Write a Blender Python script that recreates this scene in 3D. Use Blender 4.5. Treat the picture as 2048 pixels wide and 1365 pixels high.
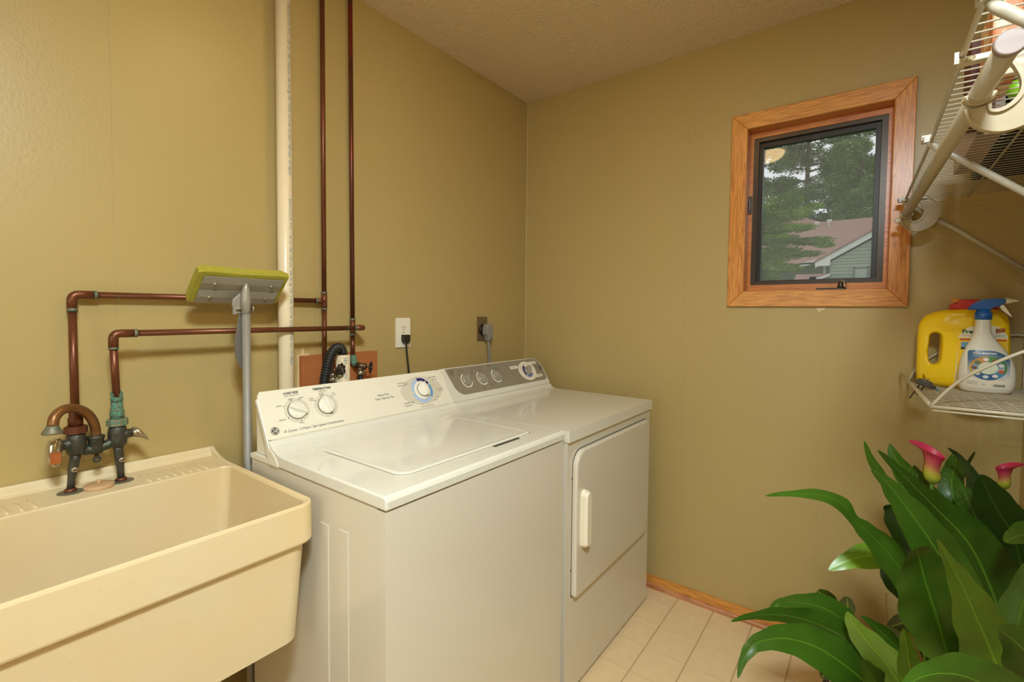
import bpy, bmesh, math, random
from mathutils import Vector, Matrix
import mathutils
random.seed(7)
S = bpy.context.scene
COL = S.collection
for o in list(bpy.data.objects):
    bpy.data.objects.remove(o)

# ------------------------------------------------------------------ camera
cam = bpy.data.cameras.new('camera')
cam.sensor_fit = 'HORIZONTAL'; cam.sensor_width = 36.0
cam.lens = 945.29 * 36.0 / 2048.0
cam.shift_x = -(1037.34 - 1024.0) / 2048.0
cam.shift_y = (663.23 - 682.5) / 2048.0
cam.clip_start = 0.02; cam.clip_end = 200
camo = bpy.data.objects.new('camera', cam); COL.objects.link(camo)
rx = Vector((0.59788697, -0.80151578, 0.01017942)); ux = Vector((0.02607369, 0.03213887, 0.99914326)); fx = Vector((0.80115625, 0.59710933, -0.04011389))
M = Matrix.Identity(4)
for i in range(3):
    M[i][0] = rx[i]; M[i][1] = ux[i]; M[i][2] = -fx[i]
M.translation = Vector((-2.1136, -1.53, 1.2729))
camo.matrix_world = M
S.camera = camo

# ------------------------------------------------------------------ world, lights, exposure
w = bpy.data.worlds.new('overcast_sky'); S.world = w; w.use_nodes = True
bg = w.node_tree.nodes['Background']; bg.inputs[0].default_value = (0.93, 0.97, 1.0, 1); bg.inputs[1].default_value = 1.5
S.view_settings.view_transform = 'Standard'; S.view_settings.look = 'None'
S.view_settings.exposure = 0.0; S.view_settings.gamma = 1.0; S.view_settings.use_curve_mapping = False

def area(name, loc, target, size, power, color, sizey=None):
    l = bpy.data.lights.new(name, 'AREA'); l.energy = power; l.color = color
    l.size = size
    if sizey: l.shape = 'RECTANGLE'; l.size_y = sizey
    else: l.shape = 'DISK'
    o = bpy.data.objects.new(name, l); COL.objects.link(o); o.location = loc
    d = Vector(target) - Vector(loc); o.rotation_euler = d.to_track_quat('-Z', 'Y').to_euler()
    return o
area('bounced_flash', (-2.16, -1.72, 2.24), (-1.72, -1.32, 0.0), 0.30, 39.5, (0.88, 1.0, 1.06)).data.spread = math.radians(165)
area('fill_light', (-3.22, -0.9, 1.15), (-0.9, -0.6, 0.7), 0.9, 5.0, (0.92, 1.0, 1.02))  # added fill from low behind the camera, not a lamp of the house

# ------------------------------------------------------------------ helpers
def srgb(r, g, b):
    f = lambda c: (c / 255.0 / 12.92) if c / 255.0 <= 0.04045 else ((c / 255.0 + 0.055) / 1.055) ** 2.4
    return (f(r), f(g), f(b), 1.0)

MATS = {}
def mat(name, col, rough=0.5, metal=0.0, var=0.0, vscale=8.0, bump=0.0, bscale=60.0, coat=0.0, spec=0.5, col2=None, cthr=(0.45, 0.6), cscale=12.0, stretch=(1, 1, 1), bdist=0.002, trans=0.0, sss=0.0, speck=None):
    if name in MATS: return MATS[name]
    m = bpy.data.materials.new(name); m.use_nodes = True
    nt = m.node_tree; N = nt.nodes; Lk = nt.links
    b = N['Principled BSDF']
    b.inputs['Roughness'].default_value = rough; b.inputs['Metallic'].default_value = metal
    b.inputs['Specular IOR Level'].default_value = spec
    b.inputs['Coat Weight'].default_value = coat; b.inputs['Coat Roughness'].default_value = 0.08
    b.inputs['Transmission Weight'].default_value = trans
    b.inputs['Base Color'].default_value = col
    tc = N.new('ShaderNodeTexCoord'); mp = N.new('ShaderNodeMapping'); mp.inputs['Scale'].default_value = stretch
    Lk.new(tc.outputs['Object'], mp.inputs['Vector'])
    out = None
    if var > 0:
        n = N.new('ShaderNodeTexNoise'); n.inputs['Scale'].default_value = vscale; n.inputs['Detail'].default_value = 5
        Lk.new(mp.outputs[0], n.inputs['Vector'])
        mx = N.new('ShaderNodeMix'); mx.data_type = 'RGBA'
        mx.inputs[6].default_value = tuple(c * (1 - var) for c in col[:3]) + (1,)
        mx.inputs[7].default_value = tuple(min(1, c * (1 + var)) for c in col[:3]) + (1,)
        Lk.new(n.outputs[0], mx.inputs[0]); out = mx.outputs[2]
    if col2 is not None:
        n = N.new('ShaderNodeTexNoise'); n.inputs['Scale'].default_value = cscale; n.inputs['Detail'].default_value = 6
        Lk.new(mp.outputs[0], n.inputs['Vector'])
        r = N.new('ShaderNodeValToRGB'); r.color_ramp.elements[0].position = cthr[0]; r.color_ramp.elements[1].position = cthr[1]
        Lk.new(n.outputs[0], r.inputs[0])
        mx = N.new('ShaderNodeMix'); mx.data_type = 'RGBA'
        if out: Lk.new(out, mx.inputs[6])
        else: mx.inputs[6].default_value = col
        mx.inputs[7].default_value = col2; Lk.new(r.outputs[0], mx.inputs[0]); out = mx.outputs[2]
    if speck is not None:   # small scattered specks: (color, scale, threshold)
        v = N.new('ShaderNodeTexVoronoi'); v.inputs['Scale'].default_value = speck[1]
        Lk.new(mp.outputs[0], v.inputs['Vector'])
        r = N.new('ShaderNodeMath'); r.operation = 'LESS_THAN'; r.inputs[1].default_value = speck[2]
        Lk.new(v.outputs['Distance'], r.inputs[0])
        v2 = N.new('ShaderNodeTexNoise'); v2.inputs['Scale'].default_value = speck[1] * 0.15
        Lk.new(mp.outputs[0], v2.inputs['Vector'])
        g = N.new('ShaderNodeMath'); g.operation = 'GREATER_THAN'; g.inputs[1].default_value = 0.53; Lk.new(v2.outputs[0], g.inputs[0])
        ml = N.new('ShaderNodeMath'); ml.operation = 'MULTIPLY'; Lk.new(r.outputs[0], ml.inputs[0]); Lk.new(g.outputs[0], ml.inputs[1])
        mx = N.new('ShaderNodeMix'); mx.data_type = 'RGBA'
        if out: Lk.new(out, mx.inputs[6])
        else: mx.inputs[6].default_value = col
        mx.inputs[7].default_value = speck[0]; Lk.new(ml.outputs[0], mx.inputs[0]); out = mx.outputs[2]
    if out: Lk.new(out, b.inputs['Base Color'])
    if bump > 0:
        n = N.new('ShaderNodeTexNoise'); n.inputs['Scale'].default_value = bscale; n.inputs['Detail'].default_value = 3
        Lk.new(mp.outputs[0], n.inputs['Vector'])
        bp = N.new('ShaderNodeBump'); bp.inputs['Strength'].default_value = bump; bp.inputs['Distance'].default_value = bdist
        Lk.new(n.outputs[0], bp.inputs['Height']); Lk.new(bp.outputs[0], b.inputs['Normal'])
    MATS[name] = m; return m

def wood(name, c1, c2, axis, rough=0.35, scale=1.0):
    """oak: rings stretched along the board's axis, with dark pores"""
    if name in MATS: return MATS[name]
    m = bpy.data.materials.new(name); m.use_nodes = True; nt = m.node_tree; N = nt.nodes; Lk = nt.links
    b = N['Principled BSDF']; b.inputs['Roughness'].default_value = rough; b.inputs['Coat Weight'].default_value = 0.25; b.inputs['Coat Roughness'].default_value = 0.25
    tc = N.new('ShaderNodeTexCoord'); mp = N.new('ShaderNodeMapping')
    sc = [1.0, 1.0, 1.0]; sc['xyz'.index(axis)] = 0.07
    mp.inputs['Scale'].default_value = sc; Lk.new(tc.outputs['Object'], mp.inputs['Vector'])
    n = N.new('ShaderNodeTexNoise'); n.inputs['Scale'].default_value = 34 * scale; n.inputs['Detail'].default_value = 3; n.inputs['Distortion'].default_value = 0.3
    Lk.new(mp.outputs[0], n.inputs['Vector'])
    mul = N.new('ShaderNodeMath'); mul.operation = 'MULTIPLY'; mul.inputs[1].default_value = 55; Lk.new(n.outputs[0], mul.inputs[0])
    sn = N.new('ShaderNodeMath'); sn.operation = 'SINE'; Lk.new(mul.outputs[0], sn.inputs[0])
    r = N.new('ShaderNodeMapRange'); r.inputs[1].default_value = -1; r.inputs[2].default_value = 1; Lk.new(sn.outputs[0], r.inputs[0])
    mx = N.new('ShaderNodeMix'); mx.data_type = 'RGBA'; mx.inputs[6].default_value = c1; mx.inputs[7].default_value = c2
    pw = N.new('ShaderNodeMath'); pw.operation = 'POWER'; pw.inputs[1].default_value = 2.5; Lk.new(r.outputs[0], pw.inputs[0])
    Lk.new(pw.outputs[0], mx.inputs[0])
    n2 = N.new('ShaderNodeTexNoise'); n2.inputs['Scale'].default_value = 260 * scale; n2.inputs['Detail'].default_value = 2; Lk.new(mp.outputs[0], n2.inputs['Vector'])
    r2 = N.new('ShaderNodeMapRange'); r2.inputs[1].default_value = 0.35; r2.inputs[2].default_value = 0.6; r2.inputs[3].default_value = 0.80; r2.inputs[4].default_value = 1.05; Lk.new(n2.outputs[0], r2.inputs[0])
    m2 = N.new('ShaderNodeMix'); m2.data_type = 'RGBA'; m2.blend_type = 'MULTIPLY'; m2.inputs[0].default_value = 1.0
    Lk.new(mx.outputs[2], m2.inputs[6]); Lk.new(r2.outputs[0], m2.inputs[7]); Lk.new(m2.outputs[2], b.inputs['Base Color'])
    bp = N.new('ShaderNodeBump'); bp.inputs['Strength'].default_value = 0.25; bp.inputs['Distance'].default_value = 0.001
    Lk.new(n2.outputs[0], bp.inputs['Height']); Lk.new(bp.outputs[0], b.inputs['Normal'])
    MATS[name] = m; return m

ORG = {}
def origin(o): return ORG.get(o.name, Vector((0, 0, 0))) if o else Vector((0, 0, 0))
def obj(name, bm, m, parent=None, smooth=None, org=None):
    """link bmesh (given in world coordinates) as one mesh object"""
    if smooth is not None:
        for f in bm.faces: f.smooth = smooth
    off = origin(parent) if parent else (Vector(org) if org else None)
    if off is None:
        xs = [v.co for v in bm.verts]
        off = Vector(((min(v.x for v in xs) + max(v.x for v in xs)) / 2, (min(v.y for v in xs) + max(v.y for v in xs)) / 2, min(v.z for v in xs)))
    bmesh.ops.translate(bm, verts=bm.verts, vec=-off)
    me = bpy.data.meshes.new(name); bm.to_mesh(me); bm.free()
    if isinstance(m, (list, tuple)):
        for q in m: me.materials.append(q)
    else: me.materials.append(m)
    o = bpy.data.objects.new(name, me); COL.objects.link(o)
    if parent: o.parent = parent
    else: o.location = off
    ORG[o.name] = off.copy()
    return o
def tag(o, label, cat, group=None):
    o['label'] = label; o['category'] = cat
    if group: o['group'] = group
    return o
def thing(name, loc, label, cat, group=None):
    o = bpy.data.objects.new(name, None); o.empty_display_size = 0.05; COL.objects.link(o); o.location = loc
    ORG[o.name] = Vector(loc); return tag(o, label, cat, group)
def struct(o): o['kind'] = 'structure'; return o
def lab(o, s): o['label'] = s; return o

def BM(): return bmesh.new()
def join(*bms):
    r = bms[0]
    for b in bms[1:]:
        me = bpy.data.meshes.new('tmp'); b.to_mesh(me); b.free(); r.from_mesh(me); bpy.data.meshes.remove(me)
    return r
def bevel(bm, w, seg=2, ang=0.5):
    es = [e for e in bm.edges if len(e.link_faces) == 2 and e.calc_face_angle(0) > ang]
    if es: bmesh.ops.bevel(bm, geom=es, offset=w, segments=seg, profile=0.5, affect='EDGES', clamp_overlap=True)
    return bm
def box(x0, x1, y0, y1, z0, z1, bv=0.0, seg=2, bm=None):
    b = bm or BM()
    vs = [b.verts.new((x, y, z)) for x in (x0, x1) for y in (y0, y1) for z in (z0, z1)]
    for q in ((0, 1, 3, 2), (4, 6, 7, 5), (0, 4, 5, 1), (2, 3, 7, 6), (0, 2, 6, 4), (1, 5, 7, 3)):
        b.faces.new([vs[i] for i in q])
    if bv: bevel(b, bv, seg)
    return b
def prism(poly, ax, a0, a1, bv=0.0, seg=2):
    """poly: 2D points in the two axes other than ax (x:(y,z) y:(x,z) z:(x,y))"""
    b = BM()
    def P(p, a):
        if ax == 'x': return (a, p[0], p[1])
        if ax == 'y': return (p[0], a, p[1])
        return (p[0], p[1], a)
    A = [b.verts.new(P(p, a0)) for p in poly]; B = [b.verts.new(P(p, a1)) for p in poly]
    n = len(poly)
    b.faces.new(A); b.faces.new(B[::-1])
    for i in range(n): b.faces.new((A[i], B[i], B[(i + 1) % n], A[(i + 1) % n]))
    bmesh.ops.recalc_face_normals(b, faces=b.faces)
    if bv: bevel(b, bv, seg)
    return b
def rrect(x0, x1, y0, y1, r, n=5):
    if not isinstance(r, (tuple, list)): r = (r,) * 4
    out = []
    for (cx, cy, a0, q) in ((x1, y1, 0, r[0]), (x0, y1, 90, r[1]), (x0, y0, 180, r[2]), (x1, y0, 270, r[3])):
        sx = -1 if cx == x1 else 1; sy = -1 if cy == y1 else 1
        for k in range(n + 1):
            a = math.radians(a0 + 90.0 * k / n)
            out.append((cx + sx * q + q * math.cos(a), cy + sy * q + q * math.sin(a)))
    return out
def frames(pts):
    P = [Vector(p) for p in pts]; T = []
    for i in range(len(P)):
        t = P[min(i + 1, len(P) - 1)] - P[max(i - 1, 0)]; T.append(t.normalized())
    up = Vector((0, 0, 1)) if abs(T[0].z) < 0.9 else Vector((1, 0, 0))
    n = T[0].cross(up).normalized(); Ns = [n]
    for i in range(1, len(P)):
        q = T[i - 1].rotation_difference(T[i]); n = (q @ n).normalized(); Ns.append(n)
    return P, T, Ns
def tube(pts, r, n=12, cap=True, closed=False, bm=None, oval=1.0):
    b = bm or BM(); P, T, Ns = frames(pts); rings = []
    for i in range(len(P)):
        rr = r[i] if isinstance(r, (list, tuple)) else r
        B = T[i].cross(Ns[i])
        rings.append([b.verts.new(P[i] + (Ns[i] * math.cos(2 * math.pi * k / n) * rr + B * math.sin(2 * math.pi * k / n) * rr * oval)) for k in range(n)])
    for i in range(len(rings) - 1 + (1 if closed else 0)):
        A = rings[i]; Bq = rings[(i + 1) % len(rings)]
        for k in range(n):
            f = b.faces.new((A[k], A[(k + 1) % n], Bq[(k + 1) % n], Bq[k])); f.smooth = True
    if cap and not closed: b.faces.new(rings[0][::-1]); b.faces.new(rings[-1])
    return b
def spline(pts, n=6):
    P = [Vector(p) for p in pts]; P = [P[0] * 2 - P[1]] + P + [P[-1] * 2 - P[-2]]; out = []
    for i in range(1, len(P) - 2):
        for k in range(n):
            t = k / n; a, b_, c, d = P[i - 1], P[i], P[i + 1], P[i + 2]
            out.append(0.5 * ((2 * b_) + (-a + c) * t + (2 * a - 5 * b_ + 4 * c - d) * t * t + (-a + 3 * b_ - 3 * c + d) * t ** 3))
    out.append(P[-2]); return out
def lathe(prof, center, axis='z', n=24, sx=1.0, sy=1.0, cap=True):
    """prof: (radius, height) along axis"""
    b = BM(); c = Vector(center); rings = []
    A = Vector(axis) if not isinstance(axis, str) else Vector({'x': (1, 0, 0), 'y': (0, 1, 0), 'z': (0, 0, 1)}[axis])
    A.normalize(); U = A.cross(Vector((0, 0, 1)))
    U = Vector((1, 0, 0)) if U.length < 0.01 else U.normalized()
    W = A.cross(U)
    for (r, h) in prof:
        rings.append([b.verts.new(c + A * h + U * (r * sx * math.cos(2 * math.pi * k / n)) + W * (r * sy * math.sin(2 * math.pi * k / n))) for k in range(n)])
    for i in range(len(rings) - 1):
        for k in range(n):
            f = b.faces.new((rings[i][k], rings[i][(k + 1) % n], rings[i + 1][(k + 1) % n], rings[i + 1][k])); f.smooth = True
    if cap: b.faces.new(rings[0][::-1]); b.faces.new(rings[-1])
    bmesh.ops.recalc_face_normals(b, faces=b.faces)
    return b
def loops(L, cap0=True, cap1=True, smooth=False):
    b = BM(); R = [[b.verts.new(p) for p in l] for l in L]; n = len(L[0])
    for i in range(len(R) - 1):
        for k in range(n):
            f = b.faces.new((R[i][k], R[i][(k + 1) % n], R[i + 1][(k + 1) % n], R[i + 1][k])); f.smooth = smooth
    if cap0: b.faces.new(R[0][::-1])
    if cap1: b.faces.new(R[-1])
    bmesh.ops.recalc_face_normals(b, faces=b.faces)
    return b
def text_bm(s, size, O, X, Y, align='CENTER', shear=0.0, bold=0.0, spacing=1.0):
    cu = bpy.data.curves.new('t', 'FONT'); cu.body = s; cu.size = size; cu.align_x = align; cu.align_y = 'CENTER'; cu.shear = shear
    cu.offset = bold; cu.resolution_u = 2; cu.space_character = spacing
    to = bpy.data.objects.new('t', cu); COL.objects.link(to)
    dg = bpy.context.evaluated_depsgraph_get(); dg.update()
    me = bpy.data.meshes.new_from_object(to.evaluated_get(dg))
    b = BM(); b.from_mesh(me); bpy.data.objects.remove(to); bpy.data.curves.remove(cu); bpy.data.meshes.remove(me)
    O = Vector(O); X = Vector(X).normalized(); Y = Vector(Y).normalized(); Nn = X.cross(Y)
    for v in b.verts: v.co = O + X * v.co.x + Y * v.co.y + Nn * 0.0
    return b
def flat(poly, O, X, Y, th=0.0):
    """flat polygon in plane (O,X,Y), optional thickness along the normal"""
    O = Vector(O); X = Vector(X).normalized(); Y = Vector(Y).normalized(); Nn = X.cross(Y)
    b = BM(); A = [b.verts.new(O + X * p[0] + Y * p[1] + Nn * th) for p in poly]; b.faces.new(A)
    if th:
        B = [b.verts.new(O + X * p[0] + Y * p[1]) for p in poly]; n = len(poly)
        for i in range(n): b.faces.new((A[i], B[i], B[(i + 1) % n], A[(i + 1) % n]))
    bmesh.ops.recalc_face_normals(b, faces=b.faces)
    return b
def circle(r, n=32, cx=0, cy=0, ry=None): return [(cx + r * math.cos(2 * math.pi * k / n), cy + (ry or r) * math.sin(2 * math.pi * k / n)) for k in range(n)]
def ring(r0, r1, O, X, Y, a0=0, a1=360, n=40, th=0.0004, ry=1.0):
    O = Vector(O); X = Vector(X).normalized(); Y = Vector(Y).normalized(); Nn = X.cross(Y); b = BM(); prev = None
    m_ = max(2, int(n * abs(a1 - a0) / 360))
    for k in range(m_ + 1):
        a = math.radians(a0 + (a1 - a0) * k / m_); c, s = math.cos(a), math.sin(a)
        p = (b.verts.new(O + X * r0 * c + Y * r0 * s * ry + Nn * th), b.verts.new(O + X * r1 * c + Y * r1 * s * ry + Nn * th))
        if prev: b.faces.new((prev[0], prev[1], p[1], p[0]))
        prev = p
    bmesh.ops.recalc_face_normals(b, faces=b.faces)
    return b

# ------------------------------------------------------------------ materials
WALL = mat('olive_wall_paint', srgb(183, 161, 105), rough=0.36, bump=0.20, bscale=120, var=0.03, vscale=2.5, spec=0.4)
SEAM = mat('seam_caulk', srgb(190, 168, 114), rough=0.6)
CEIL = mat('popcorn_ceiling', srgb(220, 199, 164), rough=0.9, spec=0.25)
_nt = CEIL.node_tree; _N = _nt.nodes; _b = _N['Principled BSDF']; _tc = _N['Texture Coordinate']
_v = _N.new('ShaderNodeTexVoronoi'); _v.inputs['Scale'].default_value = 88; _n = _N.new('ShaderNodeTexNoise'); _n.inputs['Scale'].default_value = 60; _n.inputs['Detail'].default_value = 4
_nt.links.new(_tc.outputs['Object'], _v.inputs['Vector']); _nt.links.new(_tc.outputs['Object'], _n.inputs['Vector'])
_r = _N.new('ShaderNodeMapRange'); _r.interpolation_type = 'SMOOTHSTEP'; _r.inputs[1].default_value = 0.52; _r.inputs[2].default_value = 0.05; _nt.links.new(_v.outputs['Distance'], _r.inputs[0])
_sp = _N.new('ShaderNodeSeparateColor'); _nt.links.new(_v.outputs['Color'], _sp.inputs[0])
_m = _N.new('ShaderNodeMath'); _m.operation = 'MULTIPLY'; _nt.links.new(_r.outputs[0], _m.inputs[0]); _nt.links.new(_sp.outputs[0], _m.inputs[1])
_cm = _N.new('ShaderNodeMix'); _cm.data_type = 'RGBA'; _cm.inputs[6].default_value = srgb(220, 199, 164); _cm.inputs[7].default_value = srgb(250, 240, 220); _nt.links.new(_m.outputs[0], _cm.inputs[0]); _nt.links.new(_cm.outputs[2], _b.inputs['Base Color'])  # bump tops coloured paler, as if they caught the light
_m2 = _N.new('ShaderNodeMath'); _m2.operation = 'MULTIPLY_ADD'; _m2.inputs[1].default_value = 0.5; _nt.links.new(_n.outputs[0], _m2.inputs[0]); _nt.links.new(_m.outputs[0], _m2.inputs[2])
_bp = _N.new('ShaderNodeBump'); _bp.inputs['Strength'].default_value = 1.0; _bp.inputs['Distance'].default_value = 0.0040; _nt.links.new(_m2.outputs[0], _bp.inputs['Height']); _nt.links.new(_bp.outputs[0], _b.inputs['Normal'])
TILE = mat('vinyl_tile', srgb(232, 204, 158), rough=0.42, var=0.10, vscale=22, bump=0.15, bscale=90)
GROUT = mat('vinyl_grout', srgb(196, 166, 122), rough=0.6)
WH = mat('white_enamel', srgb(226, 223, 208), rough=0.14, coat=0.35, spec=0.5)
WHB = mat('washer_body_enamel', srgb(216, 208, 188), rough=0.22, coat=0.2)
PLW = mat('console_plastic', srgb(232, 226, 206), rough=0.3)
RING = mat('console_print_beige', srgb(212, 205, 185), rough=0.4)
KNOB = mat('knob_plastic', srgb(232, 228, 212), rough=0.2, coat=0.4)
INK = mat('ink_dark', srgb(62, 60, 58), rough=0.5)
BLU1 = mat('print_pale_blue', srgb(172, 196, 226), rough=0.4)
BLU2 = mat('print_mid_blue', srgb(96, 152, 200), rough=0.4)
BLU3 = mat('print_navy', srgb(44, 40, 112), rough=0.4)
GRYP = mat('grey_panel', srgb(150, 143, 126), rough=0.38, metal=0.2)
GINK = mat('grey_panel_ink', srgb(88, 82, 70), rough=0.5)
DKNOB = mat('dryer_knob_silver', srgb(170, 166, 152), rough=0.16, metal=0.35, coat=0.5)
SINKM = mat('tub_plastic', srgb(220, 202, 162), rough=0.45, bump=0.12, bscale=220, var=0.035, vscale=5, col2=srgb(216, 184, 122), cthr=(0.42, 0.80), cscale=2.6, speck=(srgb(176, 136, 84), 80.0, 0.055))
COP = mat('aged_copper', srgb(116, 68, 42), rough=0.36, metal=0.5, var=0.25, vscale=30, col2=srgb(96, 120, 96), cthr=(0.66, 0.74), cscale=26)
RED = mat('copper_red_stripe', srgb(150, 44, 34), rough=0.4, metal=0.4)
SOLD = mat('solder_patina', srgb(130, 122, 100), rough=0.55, metal=0.5, var=0.3, vscale=120, col2=srgb(84, 120, 104), cthr=(0.5, 0.62), cscale=90)
VERD = mat('verdigris', srgb(92, 148, 124), rough=0.8, var=0.35, vscale=170, bump=1.0, bscale=260, bdist=0.004, col2=srgb(110, 96, 70), cthr=(0.48, 0.62), cscale=260)
BRZ = mat('tarnished_brass', srgb(82, 80, 70), rough=0.45, metal=0.65, var=0.35, vscale=120, bump=0.5, bscale=300, col2=srgb(60, 110, 92), cthr=(0.58, 0.72), cscale=60)
SPT = mat('brass_spout', srgb(136, 94, 54), rough=0.38, metal=0.55, var=0.25, vscale=60)
CHR = mat('worn_chrome', srgb(200, 192, 176), rough=0.2, metal=0.9, var=0.15, vscale=80)
RUSTC = mat('rust_patch', srgb(176, 98, 44), rough=0.6, metal=0.2, var=0.25, vscale=100)
PVC = mat('pvc_cream', srgb(232, 216, 182), rough=0.32, var=0.02, vscale=4)
PINK_ = mat('pvc_blue_print', srgb(84, 142, 158), rough=0.6)
OAKX = wood('oak_along_x', srgb(224, 156, 72), srgb(202, 130, 56), 'x')
OAKY = wood('oak_along_y', srgb(224, 156, 72), srgb(202, 130, 56), 'y')
OAKZ = wood('oak_along_z', srgb(222, 150, 66), srgb(198, 122, 48), 'z')
PLYW = mat('plywood_orange', srgb(180, 108, 58), rough=0.6, var=0.2, vscale=25, stretch=(1, 1, 4), bump=0.3, bscale=80)
PAPR = mat('torn_paper', srgb(222, 196, 150), rough=0.8)
BRNM = mat('bronze_aluminium', srgb(64, 52, 38), rough=0.34, metal=0.3)
BRND = mat('bronze_dark', srgb(38, 32, 24), rough=0.4, metal=0.3, var=0.4, vscale=60)
BLK = mat('black_rubber', srgb(34, 34, 32), rough=0.42, bump=0.1, bscale=150)
BLKI = mat('black_iron', srgb(26, 26, 26), rough=0.28, coat=0.3)
GRYC = mat('grey_cord', srgb(142, 136, 128), rough=0.5)
OUTW = mat('outlet_white', srgb(240, 234, 214), rough=0.3)
OUTB = mat('outlet_brown', srgb(112, 92, 62), rough=0.35)
GALV = mat('galvanised_pole', srgb(150, 146, 134), rough=0.55, metal=0.25, var=0.12, vscale=120, bump=0.2, bscale=200)
ALU = mat('brushed_aluminium', srgb(164, 158, 144), rough=0.36, metal=0.3, var=0.06, vscale=40)
SPNG = mat('yellow_sponge', srgb(168, 160, 54), rough=0.95, bump=0.9, bscale=380, var=0.12, vscale=70, speck=(srgb(120, 104, 30), 140.0, 0.14))
WIRE = mat('white_wire_coating', srgb(208, 200, 176), rough=0.3, coat=0.2)
HOOK = mat('cream_hook_plastic', srgb(180, 164, 130), rough=0.35)
CAPP = mat('pale_cap_plastic', srgb(140, 122, 114), rough=0.4)
SWIRE = mat('shelf_wire_coating', srgb(184, 176, 156), rough=0.35, coat=0.2)
STEM = mat('plant_stem', srgb(96, 130, 44), rough=0.5)

# ================================================================== THE ROOM
XR = -3.3; YR = -1.92; H = 2.405
fl = struct(obj('floor', box(XR, 0.0, YR, 0, -0.06, -0.0012), GROUT, org=(0, 0, 0)))
fl['label'] = 'cream vinyl floor in small square tiles'
# vinyl tiles, individually, over the area the photograph shows
tile_meshes = {}
S6 = 0.1509
def tile(x0, x1, y0, y1):
    key = (round(x1 - x0, 3), round(y1 - y0, 3))
    if key in tile_meshes:
        o = bpy.data.objects.new('floor_tile', tile_meshes[key]); COL.objects.link(o); o.parent = fl; o.location = ((x0 + x1) / 2, (y0 + y1) / 2, 0); return
    b = box(x0, x1, y0, y1, -0.0012, 0.0003, 0.0006, 1)
    bmesh.ops.translate(b, verts=b.verts, vec=(-(x0 + x1) / 2, -(y0 + y1) / 2, 0))
    me = bpy.data.meshes.new('floor_tile'); b.to_mesh(me); b.free(); me.materials.append(TILE); tile_meshes[key] = me
    o = bpy.data.objects.new('floor_tile', me); COL.objects.link(o); o.parent = fl; o.location = ((x0 + x1) / 2, (y0 + y1) / 2, 0)
gx, gy = 0.0026, 0.0014   # the joints that run along x are wider (a double groove)
xs = [0.0] + [-0.1059 - i * S6 for i in range(0, 13)]
ys = [-0.8782 + 3 * S6 - j * S6 for j in range(0, 10)] + [YR]
for i in range(len(xs) - 1):
    for j in range(len(ys) - 1):
        if ys[j] - ys[j + 1] < 0.02: continue
        tile(xs[i + 1] + gy, xs[i] - gy, ys[j + 1] + gx, ys[j] - gx)

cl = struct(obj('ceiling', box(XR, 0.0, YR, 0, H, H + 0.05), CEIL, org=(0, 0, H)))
# left wall (pipes): core plus painted panels with fine joints
wl = struct(obj('wall_left', box(XR, 0.16, 0.0010, 0.12, 0, H + 0.05), SEAM, org=(0, 0, 0)))
G = 0.0005
xsA = [0.006, -1.23, -1.764, -2.3, -2.83, XR]
for i in range(len(xsA) - 1):
    obj('wall_panel', box(xsA[i + 1] + G, xsA[i] - (G if i else 0), 0.0, 0.0058, 0, H), WALL, wl)
# far wall with the window opening
Wy0, Wy1, Wz0, Wz1 = -1.577, -1.100, 1.362, 2.028
def holed(x0, x1, y0, y1, z0, z1):
    b = BM()
    if y1 <= Wy0 or y0 >= Wy1: box(x0, x1, y0, y1, z0, z1, bm=b); return b
    box(x0, x1, y0, y1, Wz1, z1, bm=b); box(x0, x1, y0, y1, z0, Wz0, bm=b)
    if y0 < Wy0: box(x0, x1, y0, Wy0, Wz0, Wz1, bm=b)
    if y1 > Wy1: box(x0, x1, Wy1, y1, Wz0, Wz1, bm=b)
    return b
wf = struct(obj('wall_far', holed(0.0010, 0.16, YR - 0.12, 0.006, 0, H + 0.05), SEAM, org=(0, 0, 0)))
ysB = [0.0, -0.866, -1.388, YR]
for i in range(len(ysB) - 1):
    obj('wall_panel', holed(0.0, 0.0058, ysB[i + 1] + (G if i < 2 else 0), ysB[i] - (G if i else 0), 0, H), WALL, wf)
lab(obj('corner_caulk', prism([(0, 0), (-0.0028, 0), (0, -0.0028)], 'z', 0.0, H), SEAM, wf), 'pale caulk line in the corner')
# small bare patch where paint has chipped below the window
lab(obj('paint_chip', prism([(-1.36, 1.302), (-1.39, 1.302), (-1.388, 1.294), (-1.376, 1.291), (-1.369, 1.284), (-1.366, 1.292)], 'x', -0.0006, 0.0), mat('bare_chip', srgb(224, 200, 160), rough=0.8), wf), 'pale paint chip under the window')
wr_ = struct(obj('wall_right', box(XR, 0.16, YR - 0.12, YR, 0, H + 0.05), WALL, org=(0, YR, 0)))
wb_ = struct(obj('wall_rear', box(XR - 0.1, XR, YR - 0.12, 0.12, 0, H + 0.05), WALL, org=(XR, 0, 0)))
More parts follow.
